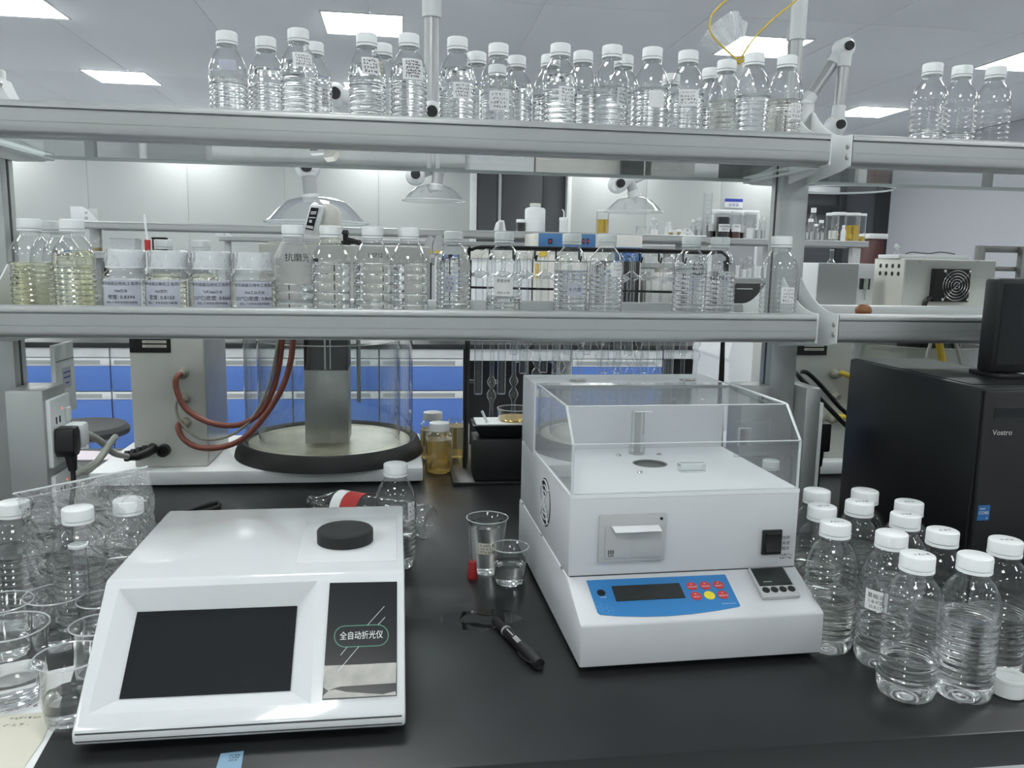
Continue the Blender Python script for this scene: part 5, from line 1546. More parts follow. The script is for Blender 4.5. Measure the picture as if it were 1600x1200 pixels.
part('front_sheet', MB().box(gx0 + 0.001, gx1, 1.930, 1.932, ft0 + 0.001, gz1 - 0.001), 'alu', gb, 0, True)
c_ = ony(1352, 444, 1.93)
pt_ = part('port', MB().box(c_.x - 0.014, c_.x + 0.013, 1.9305, 1.932, c_.z - 0.013, c_.z + 0.014), 'alu_dark', gb, 0, True)
part('spout', MB().tube([(c_.x, 1.928, c_.z + 0.014), (c_.x, 1.928, c_.z - 0.012)], 0.006, 12).tube([(c_.x, 1.928, c_.z - 0.012), (c_.x, 1.928, c_.z - 0.04)], 0.0015, 6), 'steel', pt_, 0, True)
for sx, sy in ((1348, 412), (1342, 418), (1340, 449)):
    c_ = ony(sx, sy, 1.93)
    part('screw', MB().lathe([(0, -0.001), (0.0016, -0.001), (0.0016, 0)], 8, (c_.x, 1.932, c_.z), 'y'), 'steel', gb, 0, True)

# ================================================================ viscometer stand
VY = 1.90
st_ = thing('tube_stand', 'black wire stand with a top bar and hooks for glass viscometers', 'stand', (ony(920, 700, VY).x, VY, BENCH))
vx0, vx1 = ony(727, 600, VY).x, ony(1128, 600, VY).x
vzt = ony(900, 389, VY).z
part('base', MB().box(vx0 - 0.035, vx1 + 0.028, VY - 0.13, VY + 0.10, BENCH, BENCH + 0.008), 'black_plastic', st_, 0.001, True)
bars = MB().tube(spline([(vx0, VY, BENCH + 0.006), (vx0 + 0.002, VY, BENCH + 0.25), (vx0 + 0.004, VY, vzt - 0.03), (vx0 + 0.012, VY, vzt - 0.006), (vx0 + 0.035, VY, vzt)], 6) + [Vector((vx1 - 0.02, VY, vzt)), Vector((vx1 - 0.004, VY, vzt - 0.012)), Vector((vx1 - 0.006, VY, BENCH + 0.006))], 0.0045, 8)
part('frame', bars, 'black_plastic', st_, 0, True)
part('rear_rod', MB().tube([(vx0 + 0.008, VY + 0.05, BENCH + 0.006), (vx0 + 0.008, VY, vzt - 0.03)], 0.004, 8).tube([(vx1 + 0.03, VY + 0.05, BENCH + 0.006), (vx1 - 0.01, VY, vzt - 0.02)], 0.004, 8), 'black_plastic', st_, 0, True)
part('cross_bar', MB().tube([(vx0, VY + 0.004, ony(740, 449, VY).z), (vx1, VY + 0.004, ony(1100, 458, VY).z)], 0.0028, 8), 'black_plastic', st_, 0, True)
HP = [760, 797, 831, 864, 900, 962, 995, 1025, 1063]
for hx_ in HP:
    c_ = ony(hx_ + 5, 390, VY)
    part('hook', MB().tube([(c_.x, VY, vzt), (c_.x, VY - 0.001, vzt - 0.024), (c_.x + 0.001, VY - 0.012, vzt - 0.028), (c_.x + 0.003, VY - 0.014, vzt - 0.016)], 0.0022, 6), 'black_plastic', st_, 0, True)
def viscometer(kind):
    """glass U-tube viscometer hung by its bend; origin at the hook, hanging down -z"""
    g = MB()
    w2 = 0.016
    bend = [(-w2 * math.cos(a), 0, -0.024 + 0.018 * math.sin(a)) for a in [PI * k / 10 for k in range(11)]]
    L2 = (0.345, 0.395, 0.300)[kind]
    g.tube([(-w2, 0, -0.052)] + bend + [(w2, 0, -0.06), (w2, 0, -L2 + 0.10)], 0.0050, 10, False)
    # disc bulb and wide tube on one limb
    g.lathe([(0.005, -0.046), (0.007, -0.050), (0.019, -0.057), (0.0245, -0.0605), (0.019, -0.064), (0.0095, -0.069), (0.0095, -0.075), (0.0100, -L2 + 0.06), (0.0095, -L2 + 0.055), (0.0, -L2 + 0.053)], 20, (-w2, 0.0, 0))
    # two bulbs on the capillary limb
    zb = -L2 + 0.10
    g.lathe([(0.0045, zb), (0.006, zb - 0.004), (0.0105, zb - 0.013), (0.0105, zb - 0.018), (0.005, zb - 0.027), (0.0035, zb - 0.030), (0.006, zb - 0.034), (0.0112, zb - 0.043), (0.0112, zb - 0.050), (0.006, zb - 0.060), (0.0045, zb - 0.066), (0.0045, zb - 0.150)], 18, (w2, 0, 0))
    g.tube([(-w2 - 0.008, 0, -L2 + 0.085), (-w2 - 0.020, 0, -L2 + 0.085)], [0.0035, 0.004], 8, False)
    return to_mesh('glass_body', g, 'glassware', sharp=60)
VM = [viscometer(k) for k in range(3)]
clp = to_mesh('colour_dot', MB().lathe([(0, -0.0108), (0.0032, -0.0108), (0.0032, -0.0102), (0, -0.0102)], 10, (-0.016, 0, -0.20), 'y'), 'brown')
ends = []
for i, hx_ in enumerate(HP):
    c_ = ony(hx_, 404, VY)
    k = (1, 1, 0, 0, 2, 0, 2, 0, 1)[i]
    t = thing('viscometer', 'clear glass U-tube viscometer with bulbs hanging from the black stand', 'glassware', (c_.x, VY - 0.006 + 0.010 * (i % 2), vzt - 0.002), (-0.25, 0.3, 0.1, -0.4, 0.2, -0.1, 0.35, 0.0, -0.3)[i], 'viscometers hung on the black stand')
    put('glass_body', VM[k], t)
    put('colour_dot', clp, t)
for i, hx_ in enumerate((815, 880, 930, 978, 1044, 1082)):
    c_ = ony(hx_, 440, VY + 0.05)
    t = thing('viscometer', 'clear glass U-tube viscometer in the rear row of the black stand', 'glassware', (c_.x, VY + 0.045, vzt - 0.008), 0.5 * math.sin(i * 2.1), 'viscometers in the rear row')
    put('glass_body', VM[(2, 0, 2, 0, 1, 2)[i]], t)
    put('colour_dot', clp, t)
part('rear_bar', MB().tube([(vx0 + 0.03, VY + 0.045, vzt - 0.003), (vx1 - 0.02, VY + 0.045, vzt - 0.003)], 0.003, 8), 'black_plastic', st_, 0, True)
# dark tray with dish, rod and glass bowl
tx0, tx1 = ony(742, 700, 1.74).x, 0.34
tr = thing('dark_tray', 'dark grey tray box with white inner dish under the viscometers', 'tray', ((tx0 + tx1) / 2, 1.80, BENCH))
part('lower_box', MB().prism([(tx0 + 0.002, BENCH + 0.0083), (tx1, BENCH + 0.0083), (tx1, BENCH + 0.105), (tx0, BENCH + 0.105)], 1.775, 1.860, 'y'), 'black_plastic', tr, 0.004, True)
zt2 = ony(780, 664, 1.78).z
part('upper_tray', MB().add([(tx0 + 0.018, 1.782, BENCH + 0.106), (tx1, 1.782, BENCH + 0.106), (tx1, 1.85, BENCH + 0.106), (tx0 + 0.018, 1.85, BENCH + 0.106), (tx0 - 0.002, 1.770, zt2), (tx1, 1.770, zt2), (tx1, 1.862, zt2), (tx0 - 0.002, 1.862, zt2)], [(0, 3, 2, 1), (0, 1, 5, 4), (1, 2, 6, 5), (2, 3, 7, 6), (3, 0, 4, 7), (4, 5, 6, 7)]), 'pc_black', tr, 0.002, True)
part('inner_dish', MB().box(tx0 + 0.006, tx1 - 0.01, 1.776, 1.856, zt2 + 0.0002, zt2 + 0.003), 'frost_white', tr, 0.001, True)
q = ony(797, 655, 1.82)
gbw = thing('glass_bowl', 'low clear glass bowl with brown oil on the dark tray', 'glassware', (q.x + 0.01, 1.818, zt2 + 0.0033))
part('bowl', MB().lathe([(0, 0), (0.034, 0), (0.038, 0.003), (0.040, 0.028)], 32), 'glassware', gbw)
part('rim', MB().tube([(0.040 * math.cos(2 * PI * i / 32), 0.040 * math.sin(2 * PI * i / 32), 0.028) for i in range(33)], 0.0008, 5, False), 'acrylic_edge', gbw)
part('liquid', MB().lathe([(0, 0.001), (0.034, 0.001), (0.037, 0.004), (0.0375, 0.008), (0, 0.008)], 32), 'oil_amber', gbw)
q = ony(757, 650, 1.80)
gr_ = single('glass_rod', MB().tube([ony(761, 660, 1.79), ony(753, 642, 1.80)], 0.003, 8), 'acrylic_edge', 'short pale glass rod leaning in the dark tray', 'glass rod')
# pink paper on the rear of the bench
pk = [onz(*p, BENCH) for p in ((105, 720), (196, 720), (197, 707), (112, 706))]
pks = thing('pink_paper', 'pale pink paper lying on the bench beside the steel control box', 'paper', (pk[0].x + 0.05, pk[0].y + 0.02, BENCH))
part('sheet', MB().prism([(p.x, p.y) for p in pk], BENCH + 0.0002, BENCH + 0.003, 'z'), 'paper_pink', pks, 0, True)
# clear loop of cable lying on the black bench behind the refractometer
single('cable_loop', MB().tube(spline([onz(*p, BENCH + 0.0042) for p in ((290, 800), (318, 790), (340, 785), (341, 792), (322, 798), (300, 806))], 6), 0.004, 8), 'black_plastic', 'loop of black cable behind the refractometer', 'cable')
# ================================================================ the bench across the aisle
FY = 4.85
FB = 'blue drawer cabinets of the far bench'
t = thing('far_worktop', 'black worktop of the bench across the aisle with blue drawers', 'worktop', (0, 5.6, BENCH))
part('top', MB().box(-4.2, 4.6, FY - 0.02, 6.35, BENCH - 0.028, BENCH), 'epoxy', t, 0.003, True)
def cabinet(x0, x1, label):
    c = thing('drawer_cabinet', label, 'cabinet', ((x0 + x1) / 2, FY + 0.3, 0), 0, FB)
    wd = x1 - x0
    part('body', MB().box(x0, x1, FY + 0.022, FY + 0.6, 0.1, BENCH - 0.029), 'rack_white', c, 0.002, True)
    part('plinth', MB().box(x0, x1, FY + 0.06, FY + 0.6, 0, 0.0995), 'grey_plastic', c, 0, True)
    part('top_strip', MB().box(x0 + 0.003, x1 - 0.003, FY, FY + 0.0215, 0.715, 0.768), 'rack_white', c, 0.002, True)
    for (a, b) in ((0.522, 0.71), (0.115, 0.517)):
        f_ = part('drawer', MB().box(x0 + 0.003, x1 - 0.003, FY, FY + 0.0215, a, b - 0.045), 'blue_door', c, 0.002, True)
        h_ = part('handle', MB().box(x0 + 0.003, x1 - 0.003, FY - 0.002, FY + 0.0215, b - 0.044, b), 'rack_white', f_, 0.002, True, label='pale aluminium pull strip')
        part('grip_recess', MB().box(x0 + 0.02, x1 - 0.05, FY - 0.0026, FY - 0.0018, b - 0.036, b - 0.012), 'alu', f_, 0, True)
xe = ony(724, 600, FY).x
cab_x = [xe - 0.5 * k for k in range(0, 8)]
nm = ['first blue drawer cabinet next to the dark kneehole', 'blue drawer cabinet seen through the glass bath cylinder', 'blue drawer cabinet behind the steel column of the bath', 'blue drawer cabinet behind the beige control box', 'blue drawer cabinet above the pink paper, next to the control box', 'blue drawer cabinet beside the white switch panel', 'blue drawer cabinet past the rack post', 'blue drawer cabinet at the bench end']
for k, b in enumerate(cab_x[:7]):
    cabinet(b - 0.496, b, nm[k])
x2 = ony(893, 600, FY).x
for k, lb in enumerate(('blue drawer cabinet past the kneehole, behind the viscometers', )):
    cabinet(x2, x2 + 0.57, lb)
cabinet(2.3, 2.8, 'blue drawer cabinet hidden behind the density meter post')
t = thing('kneehole_shade', 'rail and dark sheet standing for the shade of the kneehole between blue cabinets', 'panel', (xe + 0.3, FY + 0.5, 0))
part('sheet', MB().box(xe + 0.01, x2 - 0.01, FY + 0.45, FY + 0.47, 0.05, BENCH - 0.03), 'black_matte', t, 0, True)  # black sheet stands in for the shade inside the open gap
part('rail', MB().box(xe + 0.01, x2 - 0.01, FY + 0.01, FY + 0.03, BENCH - 0.10, BENCH - 0.03), 'rack_white', t, 0.002, True)
t = thing('kneehole_shade', 'rail and dark sheet standing for the shade of the kneehole beside the tall white machine', 'panel', (x2 + 0.9, FY + 0.5, 0))
part('sheet', MB().box(x2 + 0.58, 2.29, FY + 0.45, FY + 0.47, 0.05, BENCH - 0.03), 'black_matte', t, 0, True)  # black fill put in as the shade of this second gap
part('rail', MB().box(x2 + 0.58, 2.29, FY + 0.01, FY + 0.03, BENCH - 0.085, BENCH - 0.03), 'rack_white', t, 0.002, True)
# stool in the aisle
q = onz(128, 664, 0.62)
so = thing('lab_stool', 'black seated lab stool in the aisle before the blue drawers', 'stool', (q.x, q.y, 0))
part('seat', MB().lathe([(0, 0.575), (0.15, 0.575), (0.172, 0.585), (0.175, 0.605), (0.16, 0.62), (0, 0.625)], 36), 'stool', so)
part('column', MB().lathe([(0.025, 0.06), (0.025, 0.575)], 14), 'chrome', so)
bs_ = MB()
for k in range(5):
    a = 2 * PI * k / 5
    part('leg', MB().tube([(0, 0, 0.075), (0.23 * math.cos(a), 0.23 * math.sin(a), 0.06)], [0.02, 0.014], 8), 'stool', so)
    part('caster', MB().lathe([(0, -0.012), (0.025, -0.012), (0.028, 0), (0.025, 0.012), (0, 0.012)], 14, (0.23 * math.cos(a), 0.23 * math.sin(a), 0.029), 'y'), 'black_plastic', so)
# white waste bin or box in the aisle behind the stand
wx0, wx1 = ony(1135, 590, 3.0), ony(1186, 590, 3.0)
wb = thing('white_machine', 'tall white machine housing in the aisle beside the rack post', 'machine', ((wx0.x + wx1.x) / 2, 3.2, 0))
part('housing', MB().prism([(ony(1132, 600, 3.0).x, 0.0), (1.9, 0.0), (1.9, ony(1170, 520, 3.0).z), (ony(1148, 525, 3.0).x, ony(1148, 520, 3.0).z), (ony(1137, 562, 3.0).x, ony(1137, 562, 3.0).z), (ony(1140, 566, 3.0).x, ony(1140, 566, 3.0).z)], 3.0, 3.4, 'y'), 'white', wb, 0.006, True)
part('top_lid', MB().box(ony(1152, 520, 3.0).x, 1.89, 3.01, 3.39, ony(1170, 520, 3.0).z, ony(1170, 520, 3.0).z + 0.02), 'grey_plastic', wb, 0.004, True)

# far reagent racks (aluminium rails with brackets)
def far_rack(name_label, Y, x0, x1, z_top, posts, lowz=None, endbr=True):
    r_ = thing('reagent_rack', name_label, 'shelf rack', ((x0 + x1) / 2, Y + 0.15, BENCH))
    part('shelf_rail', MB().prism([(Y + a, z_top - 0.048 + b) for a, b in rail_prof], x0, x1, 'x'), 'alu', r_, 0, True, 30)
    part('shelf_rail', MB().prism([(Y + 0.334 - a, z_top - 0.048 + b) for a, b in rail_prof], x0, x1, 'x'), 'alu', r_, 0, True, 30)
    part('shelf_panel', MB().box(x0 + 0.003, x1 - 0.003, Y + 0.027, Y + 0.307, z_top - 0.012, z_top - 0.002), 'rack_white', r_, 0, True)
    if lowz:
        part('shelf_rail', MB().prism([(Y + a, lowz - 0.048 + b) for a, b in rail_prof], x0, x1, 'x'), 'alu', r_, 0, True, 30)
        part('shelf_panel', MB().box(x0 + 0.003, x1 - 0.003, Y + 0.027, Y + 0.307, lowz - 0.012, lowz - 0.002), 'rack_white', r_, 0, True)
    for px_ in posts:
        part('post', MB().box(px_ - 0.03, px_ + 0.03, Y + 0.14, Y + 0.19, BENCH, z_top + 0.08), 'alu', r_, 0.003, True)
        b_ = part('bracket', MB().prism([(px_ - 0.09, z_top), (px_ + 0.07, z_top), (px_ + 0.02, z_top + 0.06), (px_ - 0.02, z_top + 0.085), (px_ - 0.09, z_top + 0.085)], Y + 0.02, Y + 0.024, 'y') if endbr else MB().prism([(px_ - 0.07, z_top), (px_ + 0.07, z_top), (px_ + 0.02, z_top + 0.06), (px_ - 0.02, z_top + 0.06)], Y + 0.02, Y + 0.024, 'y'), 'white', r_, 0.001, True)
        for dz in (0.018, 0.05):
            part('screw', MB().lathe([(0, -0.006), (0.008, -0.005), (0.009, 0)], 10, (px_, Y + 0.02, z_top + dz), 'y'), 'steel', b_, 0, True)
    return r_
RY = 5.42
a0 = ony(117, 345, RY).x
zr1 = ony(640, 357, RY).z
far_rack('grey two-tier rack on the bench across the aisle, running past the controller', RY, a0, 2.05, zr1, (a0 + 0.06,), lowz=ony(230, 394, RY).z)
RY2 = 8.6
b0_ = ony(342, 368, RY2).x
zr2 = ony(500, 372, RY2).z
t = thing('farthest_bench', 'white farthest bench with dark top carrying the last rack', 'bench', (1.0, 8.9, 0))
part('body', MB().box(-2.4, 4.4, 8.25, 9.5, 0.0, BENCH - 0.03), 'rack_white', t, 0.004, True)
part('top', MB().box(-2.45, 4.45, 8.2, 9.55, BENCH - 0.0295, BENCH - 0.0005), 'epoxy', t, 0.003, True)
far_rack('grey rack on the farthest bench, seen between the aisle rack rails', RY2, b0_, 3.5, zr2, (b0_ + 0.05, ony(1050, 380, RY2).x))
# rack with white shelves holding dark jars (farther along the same bench)
RY3 = 5.80
c0_, c1_ = ony(962, 378, RY3).x, ony(1358, 376, RY3).x
zr3 = ony(1100, 371, RY3).z
lz3 = ony(1170, 434, RY3).z
r3 = far_rack('white two-tier rack carrying dark oil jars and small bottles', RY3, c0_ - 0.05, c1_, zr3, (ony(1075, 371, RY3).x,), lowz=lz3, endbr=False)
for px_ in (1214, 1352):
    xq = ony(px_, 420, RY3).x
    part('post', MB().box(xq - 0.035, xq + 0.035, RY3 + 0.14, RY3 + 0.19, BENCH, zr3 - 0.05), 'rack_white', r3, 0.003, True)

# ---------------------------------------------------------------- small things on the far racks
def jar(px0, px1, pyb, pyt, Y, name, label, cat, group=None, wall='glassware', fill=None, fillm='oil_dark', cap='cap_white', capfrac=0.14, neck=False, tag_=None, z=None):
    a_, b_ = ony(px0, (pyb + pyt) / 2, Y), ony(px1, (pyb + pyt) / 2, Y)
    zb_ = z if z is not None else ony((px0 + px1) / 2, pyb, Y).z
    zt_ = ony((px0 + px1) / 2, pyt, Y).z
    r_, h_ = (b_.x - a_.x) / 2, zt_ - zb_
    t_ = thing(name, label, cat, ((a_.x + b_.x) / 2, Y + r_ * 0.0, zb_ + 0.0005), 0, group)
    ch_ = h_ * capfrac
    if neck == 'jug':
        rn = r_ * 0.48
        pr2 = [(0, 0.0), (r_ * 0.97, 0.0), (r_, h_ * 0.03), (r_, h_ * 0.78), (r_ * 0.9, h_ * 0.83), (rn, h_ * 0.88), (rn, h_ - ch_)]
        rc = rn * 1.1
    elif neck:
        rn = r_ * 0.55
        pr2 = [(0, 0.0), (r_, 0.0), (r_, h_ * 0.55), (r_ * 0.92, h_ * 0.64), (rn, h_ * 0.80), (rn, h_ - ch_)]
        rc = rn * 1.15
    else:
        pr2 = [(0, 0.0), (r_ * 0.96, 0.0), (r_, h_ * 0.03), (r_, h_ - ch_)]
        rc = r_ * 1.06
    part('jar_wall', MB().lathe(pr2, 20), wall, t_)
    if fill:
        part('liquid', MB().lathe([(0, 0.002), (r_ * 0.95, 0.002), (r_ * 0.95, h_ * fill), (0, h_ * fill)], 20), fillm, t_)
    if cap:
        part('cap', MB().lathe([(0, h_ - ch_), (rc, h_ - ch_), (rc, h_ - ch_ * 0.15), (rc * 0.94, h_), (0, h_)], 20), cap, t_)
    if tag_:
        f_ = lambda u, v: ((r_ + 0.001) * math.cos(-PI / 2 + (u - 0.5) * 1.9), (r_ + 0.001) * math.sin(-PI / 2 + (u - 0.5) * 1.9), h_ * (tag_[0] + (tag_[1] - tag_[0]) * v))
        lb_ = part('paper_label', MB().quadgrid(f_, 8, 3), 'paper', t_)
        wm = MB()
        for k, s_ in enumerate(tag_[2:]):
            hh_ = h_ * (tag_[1] - tag_[0])
            text_mb(wm, s_, hh_ * 0.30, lambda p, q, k=k: ((r_ + 0.0025) * math.cos(-PI / 2 + p / r_), (r_ + 0.0025) * math.sin(-PI / 2 + p / r_), h_ * tag_[1] - hh_ * (0.42 + 0.36 * k) + q))
        if tag_[2:]:
            part('lettering', wm, 'ink', lb_)
    return t_
SZ = zr1 - 0.0018
J3 = zr3 - 0.0018
Y1 = RY + 0.16
jar(820, 852, 361, 318, Y1, 'white_jug', 'plain white plastic jug bottle on the far rack', 'bottle', wall='white', cap='cream', capfrac=0.10, neck='jug', z=SZ)
jar(807, 822, 361, 343, Y1, 'dark_jar', 'small dark oil jar with white lid beside the white jug', 'jar', fill=0.72, capfrac=0.24, z=SZ)
wsh = jar(874, 887, 363, 340, Y1, 'wash_bottle', 'pale wash bottle with bent spout on the far rack', 'bottle', wall='frost_white', cap='cap_white', capfrac=0.2, z=SZ)
hw = ony(880, 340, Y1).z - SZ
part('spout', MB().tube(spline([(0, 0, hw), (0, 0, hw + 0.035), (-0.012, 0, hw + 0.055)]), 0.0045, 8), 'frost_white', wsh)
jar(932, 951, 366, 328, Y1, 'oil_jar', 'tall clear jar half full of golden oil on the far rack', 'jar', fill=0.60, fillm='oil_gold', capfrac=0.10, cap='acrylic_lip', z=SZ)
jar(994, 1010, 366, 351, Y1 + 0.05, 'beaker', 'empty clear beaker on the far rack past the golden jar', 'glassware', cap=None, z=SZ)
Y3 = RY3 + 0.15
G3 = 'small bottles on the white rack'
jar(1015, 1028, 366, 340, Y3, 'reagent_bottle', 'clear reagent bottle with yellow label next to the empty beaker', 'bottle', G3, neck=True, tag_=(0.05, 0.4), z=J3)
jar(1039, 1050, 367, 347, Y3, 'white_bottle', 'opaque white bottle beside the tiny pots', 'bottle', G3, wall='white', neck=True, z=J3)
for k, (a, b, tt) in enumerate(((1045, 1051, 359), (1051, 1058, 360), (1057, 1064, 358), (1063, 1069, 361), (1069, 1075, 360))):
    jar(a, b, 367, tt, Y3 - 0.05, 'sample_pot', 'tiny white-lidded sample pot in the row before the graduated cylinder', 'pot', 'tiny sample pots', wall='white' if k % 2 else 'oil_amber', capfrac=0.35, z=J3)
jar(1078, 1087, 368, 343, Y3 + 0.03, 'reagent_bottle', 'clear bottle with white cap directly before the graduated cylinder', 'bottle', G3, neck=True, fill=0.4, fillm='water', z=J3)
jar(1087, 1097, 368, 340, Y3, 'reagent_bottle', 'taller clear capped bottle touching the graduated cylinder', 'bottle', G3, neck=True, fill=0.4, fillm='water', z=J3)
gc = jar(1099, 1112, 368, 290, Y3 - 0.085, 'graduated_cylinder', 'tall clear graduated cylinder on the white rack', 'glassware', cap=None, wall='hood_clear', z=J3)
hg = ony(1106, 290, Y3 - 0.085).z - J3
gm = MB()
for k in range(8):
    zz = hg * (0.25 + 0.085 * k)
    gm.tube([(-0.020, -0.030, zz), (0.006, -0.032, zz)], 0.0015, 4)
part('graduation', gm, 'print_white', gc)
GD = 'wide dark oil jars on the white rack'
jar(1104, 1121, 368, 331, Y3 + 0.06, 'oil_jar', 'brown-black oil jar half hidden by its neighbour with two-line label', 'jar', GD, fill=0.55, tag_=(0.28, 0.55), capfrac=0.08, cap='acrylic_lip', z=J3)
jar(1119, 1140, 369, 330, Y3 - 0.03, 'oil_jar', 'black oil jar with a two-line printed white label', 'jar', GD, fill=0.78, tag_=(0.25, 0.52, '润滑油样品', '2025-07'), capfrac=0.09, cap='acrylic_lip', z=J3)
jar(1140, 1157, 369, 330, Y3 - 0.02, 'oil_jar', 'brownish clear jar with a short white label', 'jar', GD, fill=0.35, fillm='resin_red', tag_=(0.25, 0.52, '样品'), capfrac=0.08, cap='acrylic_lip', z=J3)
jar(1156, 1164, 369, 332, Y3 + 0.04, 'oil_jar', 'slim dark jar squeezed between two wide clear jars', 'jar', GD, fill=0.5, tag_=(0.25, 0.52), capfrac=0.1, z=J3)
jar(1163, 1182, 369, 331, Y3 - 0.03, 'oil_jar', 'nearly empty wide clear jar with vertical strip label', 'jar', GD, fill=0.06, fillm='water', tag_=(0.03, 0.4), capfrac=0.09, cap='acrylic_lip', z=J3)
jar(1179, 1188, 369, 338, Y3 - 0.10, 'reagent_bottle', 'small water bottle next to the nearly empty wide jar', 'bottle', G3, neck=True, fill=0.4, fillm='water', z=J3)
jar(1188, 1196, 369, 339, Y3 - 0.04, 'reagent_bottle', 'small water bottle disappearing behind the rack post', 'bottle', G3, neck=True, fill=0.4, fillm='water', z=J3)
jar(1264, 1276, 372, 325, Y3 + 0.06, 'reagent_bottle', 'tall clear capped bottle behind small ones, just past the rack post', 'bottle', G3, neck=True, z=J3)
jar(1260, 1272, 373, 342, Y3 - 0.02, 'reagent_bottle', 'white-capped bottle before the tall one past the rack post', 'bottle', G3, neck=True, wall='cup_clear', fill=0.4, fillm='water', z=J3)
jar(1270, 1279, 373, 350, Y3 - 0.06, 'reagent_bottle', 'lowest clear bottle in the cluster past the rack post', 'bottle', G3, neck=True, z=J3)
jar(1277, 1288, 373, 344, Y3 - 0.03, 'reagent_bottle', 'small clear bottle standing before the yellow oil jar', 'bottle', G3, neck=True, fill=0.4, fillm='water', z=J3)
jar(1291, 1309, 374, 333, Y3 + 0.07, 'oil_jar', 'empty tall clear jar behind a white label card', 'jar', GD, tag_=(0.08, 0.38), capfrac=0.09, z=J3)
jar(1300, 1320, 374, 332, Y3 - 0.04, 'oil_jar', 'empty clear jar beside the yellow oil jar', 'jar', GD, capfrac=0.1, z=J3)
jar(1314, 1321, 374, 352, Y3 - 0.11, 'reagent_bottle', 'slim pale bottle leaning on the yellow oil jar', 'bottle', G3, wall='frost_white', neck=True, z=J3)
jar(1321.5, 1342, 374, 333, Y3 - 0.03, 'oil_jar', 'wide jar half full of bright yellow oil', 'jar', GD, fill=0.56, fillm='oil_gold', capfrac=0.09, z=J3)
jar(1338, 1352, 374, 334, Y3 + 0.07, 'oil_jar', 'clear jar with a yellow lid next to the yellow oil jar', 'jar', GD, fill=0.2, fillm='oil_gold', capfrac=0.08, z=J3)
# lower tier of the white rack
zl3 = lz3 - 0.0018
G4 = 'bottles on the lower tier of the white rack'
for (a, b, t0, lb, wl_) in ((1149, 1155, 415, 'slim white bottle at the lower tier beside the written bottle', 'white'), (1152, 1161, 404, 'brown-tinted bottle on the lower tier of the white rack', 'glassware'), (1161, 1178, 401, 'round clear flask bottle on the lower tier of the white rack', 'cup_clear'), (1157, 1166, 421, 'short pot before the round flask on the lower tier', 'frost_white'), (1168, 1174, 420, 'tiny pot between round flask and white cups, lower tier', 'white'), (1175, 1183, 417, 'white cup beside the rack post, lower tier', 'white'), (1180, 1190, 416, 'white cup half behind the rack post, lower tier', 'white')):
    jar(a, b, 434, t0, Y3, 'reagent_bottle', lb, 'bottle', G4, wall=wl_, neck=(t0 < 410), z=zl3)
jar(1252, 1260, 434, 413, Y3, 'red_bottle', 'small red bottle on the lower tier past the post', 'bottle', G4, wall='resin_red', z=zl3)
jar(1261, 1276, 434, 416, Y3, 'sample_pot', 'wide grey pot with white lid on the lower tier past the post', 'pot', G4, wall='grey_plastic', z=zl3, capfrac=0.25)
sf = thing('glass_flask', 'small long-necked glass flask on top of the pale steel box', 'glassware', (ony(1299, 405, 1.98).x, 1.98, gz1 + 0.0003))
hf = ony(1299, 390, 1.98).z - gz1
part('flask', MB().lathe([(0, 0.0003), (0.009, 0.0003), (0.010, 0.003), (0.005, 0.009), (0.0042, 0.012), (0.0042, hf)], 20), 'glassware', sf)
part('rim', MB().lathe([(0.0042, hf - 0.002), (0.0055, hf - 0.002), (0.0055, hf), (0.0042, hf)], 16), 'acrylic_edge', sf)
# reddish furniture panel and black box by the white rack end
q0_, q1_ = ony(1357, 420, 6.5), ony(1378, 420, 6.5)
rc_ = thing('red_cabinet', 'dark red-brown cabinet standing at the end of the white rack', 'cabinet', ((q0_.x + q1_.x) / 2, 6.65, 0))
part('body', MB().box(q0_.x, q1_.x, 6.5, 6.8, 0.0, ony(1366, 373, 6.5).z), 'resin_red', rc_, 0.004, True)
part('top', MB().box(q0_.x - 0.02, q1_.x + 0.02, 6.48, 6.82, ony(1366, 373, 6.5).z, ony(1366, 365, 6.5).z), 'white', rc_, 0.004, True)
# small bottles and trays on the aisle rack lower shelf
ZL1 = ony(230, 394, RY).z - 0.0018
jar(142, 160, 393, 376, Y1, 'orange_bottle', 'small squat bottle of orange liquid on the aisle rack', 'bottle', neck=True, fill=0.35, fillm='oil_amber', z=ZL1)
tb0, tb1 = ony(178, 385, Y1), ony(217, 385, Y1)
tb = thing('plastic_tub', 'pale blue translucent tub on the aisle rack', 'tub', ((tb0.x + tb1.x) / 2, Y1, ZL1))
wtb, htb = (tb1.x - tb0.x) / 2, ony(195, 373, Y1).z - ZL1
part('wall', MB().add([(-wtb * .9, -0.06, 0.001), (wtb * .9, -0.06, 0.001), (wtb * .9, 0.06, 0.001), (-wtb * .9, 0.06, 0.001), (-wtb, -0.07, htb), (wtb, -0.07, htb), (wtb, 0.07, htb), (-wtb, 0.07, htb)], [(0, 3, 2, 1), (0, 1, 5, 4), (1, 2, 6, 5), (2, 3, 7, 6), (3, 0, 4, 7)]), 'bag_milky', tb)
part('rim', MB().tube([(-wtb, -0.07, htb), (wtb, -0.07, htb), (wtb, 0.07, htb), (-wtb, 0.07, htb), (-wtb, -0.07, htb)], 0.003, 6), 'frost_white', tb)
DY_ = 5.25
q = ony(231, 390, DY_)
hb_ = ony(231, 392, DY_).z - BENCH
dr2 = thing('dropper_stand', 'tall thin glass burette in a small red-collared stand', 'glassware', (q.x, DY_, BENCH))
part('holder', MB().lathe([(0, 0.0005), (0.05, 0.0005), (0.045, 0.01), (0.022, 0.03), (0.022, hb_), (0, hb_)], 16), 'frost_white', dr2)
part('collar', MB().lathe([(0, hb_), (0.016, hb_), (0.018, hb_ + 0.065), (0, hb_ + 0.065)], 14), 'red_stopper', dr2)
